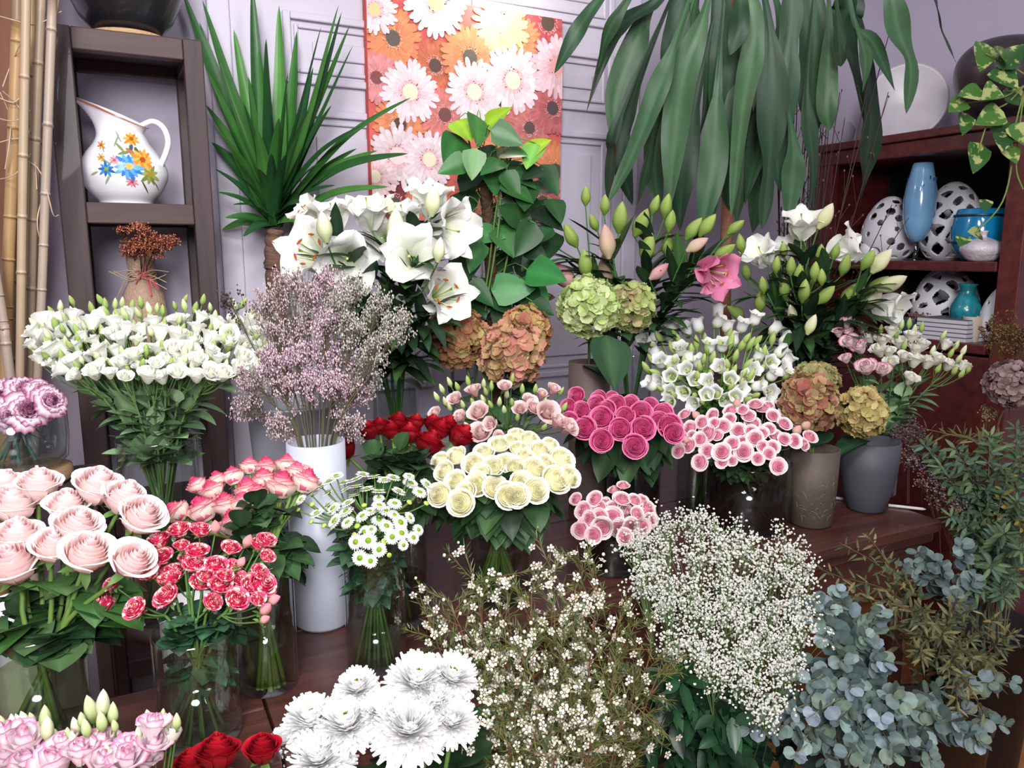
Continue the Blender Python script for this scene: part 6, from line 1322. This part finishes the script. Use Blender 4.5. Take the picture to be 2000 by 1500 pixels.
fan('golden_branch', 'small leaved golden green branch', 'the end greens', 'foliage', 'golden greens at the table end', [(1900, 1080), (1935, 1100), (1880, 1100), (1960, 1060), (1990, 1010), (1985, 900)], 1.78, rr0, 46, L=.03, W=.006, n=22, arr='alt', cols=['#6b6a35', '#7d7038', '#55602f'], s0=.55)
HE = ['#6f5a5c', '#7d666a', '#57474a', '#8d7470']
for i, (px, py, rp, n_, lb) in enumerate(((1775, 845, 30, 60, 'plum brown heather tuft beside the grey vase'), (1772, 890, 34, 70, 'dark heather tuft lower beside the grey vase'), (1800, 905, 26, 50, 'small heather tuft between the grey vase and the greens'), (1830, 940, 34, 70, 'faded heather tuft over the table end'), (1868, 930, 32, 60, 'pale pink brown heather tuft beside the star leaved greens'), (1850, 980, 30, 60, 'beige heather tuft drooping over the table edge'))):
    dried_sprig(lb, P(px + 60, py + 160, 1.98) * [1, 1, 0] + [0, 0, .03] if px > 1810 else on_table(px, 985) + [0, 0, .002], P(px, py, 2.0 if px < 1810 else 1.9), rp * 2 / 1500 * 1.2, n_, HE if i % 2 else ['#5d4a52', '#6d5a5c', '#4a3c44'], 60 + i, 'heather_tuft', 'dried heather tufts', .0026)
fan('grass_stem', 'long dry grass stem', 'the grass on the table', 'grass', 'dry grass at the table end', [(1810, 838, 2.2), (1850, 842, 2.15), (1880, 850, 2.1), (1780, 832, 2.2), (1900, 846, 2.1)], 2.1, P(1985, 880, 1.95), 47, L=.05, W=.003, n=14, arr='alt', cols=['#55552f', '#656038'], s0=.2, bow=0.0)
dried_sprig('brown green dried moss fern beside the cabinet post', P(1990, 900, 2.12) * [1, 1, 0] + [0, 0, .03], P(1980, 655, 2.12), .085, 190, ['#5a4a2c', '#6d5a35', '#4a4528', '#77603d'], 71, 'dried_fern', None, .0026)
dried_sprig('wheat coloured dry seed head upright before the cabinet', P(1930, 900, 2.15) * [1, 1, 0] + [0, 0, .03], P(1930, 806, 2.15), .022, 34, ['#a08a68', '#8d775a'], 72, 'seed_head', None, .0026, 2.)
p = P(1975, 750, 2.05); me = hydrangea_head(.058, .062, 209, ['#8a7274', '#9b8482', '#7a6062', '#a8908a'], fl=.012, n=170).mesh('hydrangea_head', PETAL)
bs = P(1990, 1000, 2.05) * [1, 1, 0] + [0, 0, .03]; plant_stem('dried_hydrangea', 'dusty mauve dried hydrangea before the cabinet post', 'hydrangea', None, bs, bs + [0, 0, .4], p - [0, 0, .03], [(p, camdir(0, .5, 1), me, 1., 'flower_head')], None, .003, '#5d4a3a')
# ------------------------------------------------------------------ light and camera
def area(name, loc, aim, size, power, col):
    l = bpy.data.lights.new(name, 'AREA'); l.energy = power; l.size = size; l.color = col; l.shape = 'DISK'
    o = bpy.data.objects.new(name, l); C.objects.link(o); o.location = [float(x) for x in loc]
    o.rotation_euler = Vector(np.asarray(aim) - np.asarray(loc)).to_track_quat('-Z', 'Y').to_euler(); return o
pl = bpy.data.lights.new('picture_lamp', 'POINT'); pl.energy = 4.2; pl.color = (1, .91, .80); pl.shadow_soft_size = .05
o = bpy.data.objects.new('picture_lamp', pl); C.objects.link(o); o.location = [float(x) for x in P(985, -30, 2.54)]
area('ceiling_or_fill_lamp', (-.2, .25, 2.75), (.4, 1.3, .8), .5, 32, (1, .97, .95))
area('ceiling_or_fill_lamp', (-.5, -1.1, 2.2), (.4, 1.6, 1.0), 1.0, 92, (.98, .97, 1))  # added frontal fill behind the camera, below ceiling height, no real fitting
area('ceiling_or_fill_lamp', (.9, .1, 2.8), (1.0, 1.5, .9), .5, 16, (1, .96, .93))
w = bpy.data.worlds.new('room_light'); bpy.context.scene.world = w; w.use_nodes = True
w.node_tree.nodes['Background'].inputs[0].default_value = (.80, .78, .95, 1); w.node_tree.nodes['Background'].inputs[1].default_value = .30
cam = bpy.data.cameras.new('camera'); cam.sensor_width = 36; cam.lens = F / 2000 * 36; cam.clip_start = .02
o = bpy.data.objects.new('camera', cam); C.objects.link(o); o.location = (0, 0, HC)
o.rotation_euler = (PI / 2 - PITCH, 0, -YAW)
sc = bpy.context.scene; sc.camera = o
sc.view_settings.view_transform = 'Standard'; sc.view_settings.look = 'None'; sc.view_settings.gamma = 1; sc.view_settings.exposure = .22; sc.view_settings.use_curve_mapping = False
sc.cycles.use_denoising = True
sc.cycles.max_bounces = 8; sc.cycles.transparent_max_bounces = 24; sc.cycles.diffuse_bounces = 3
sc.cycles.caustics_reflective = False; sc.cycles.caustics_refractive = False
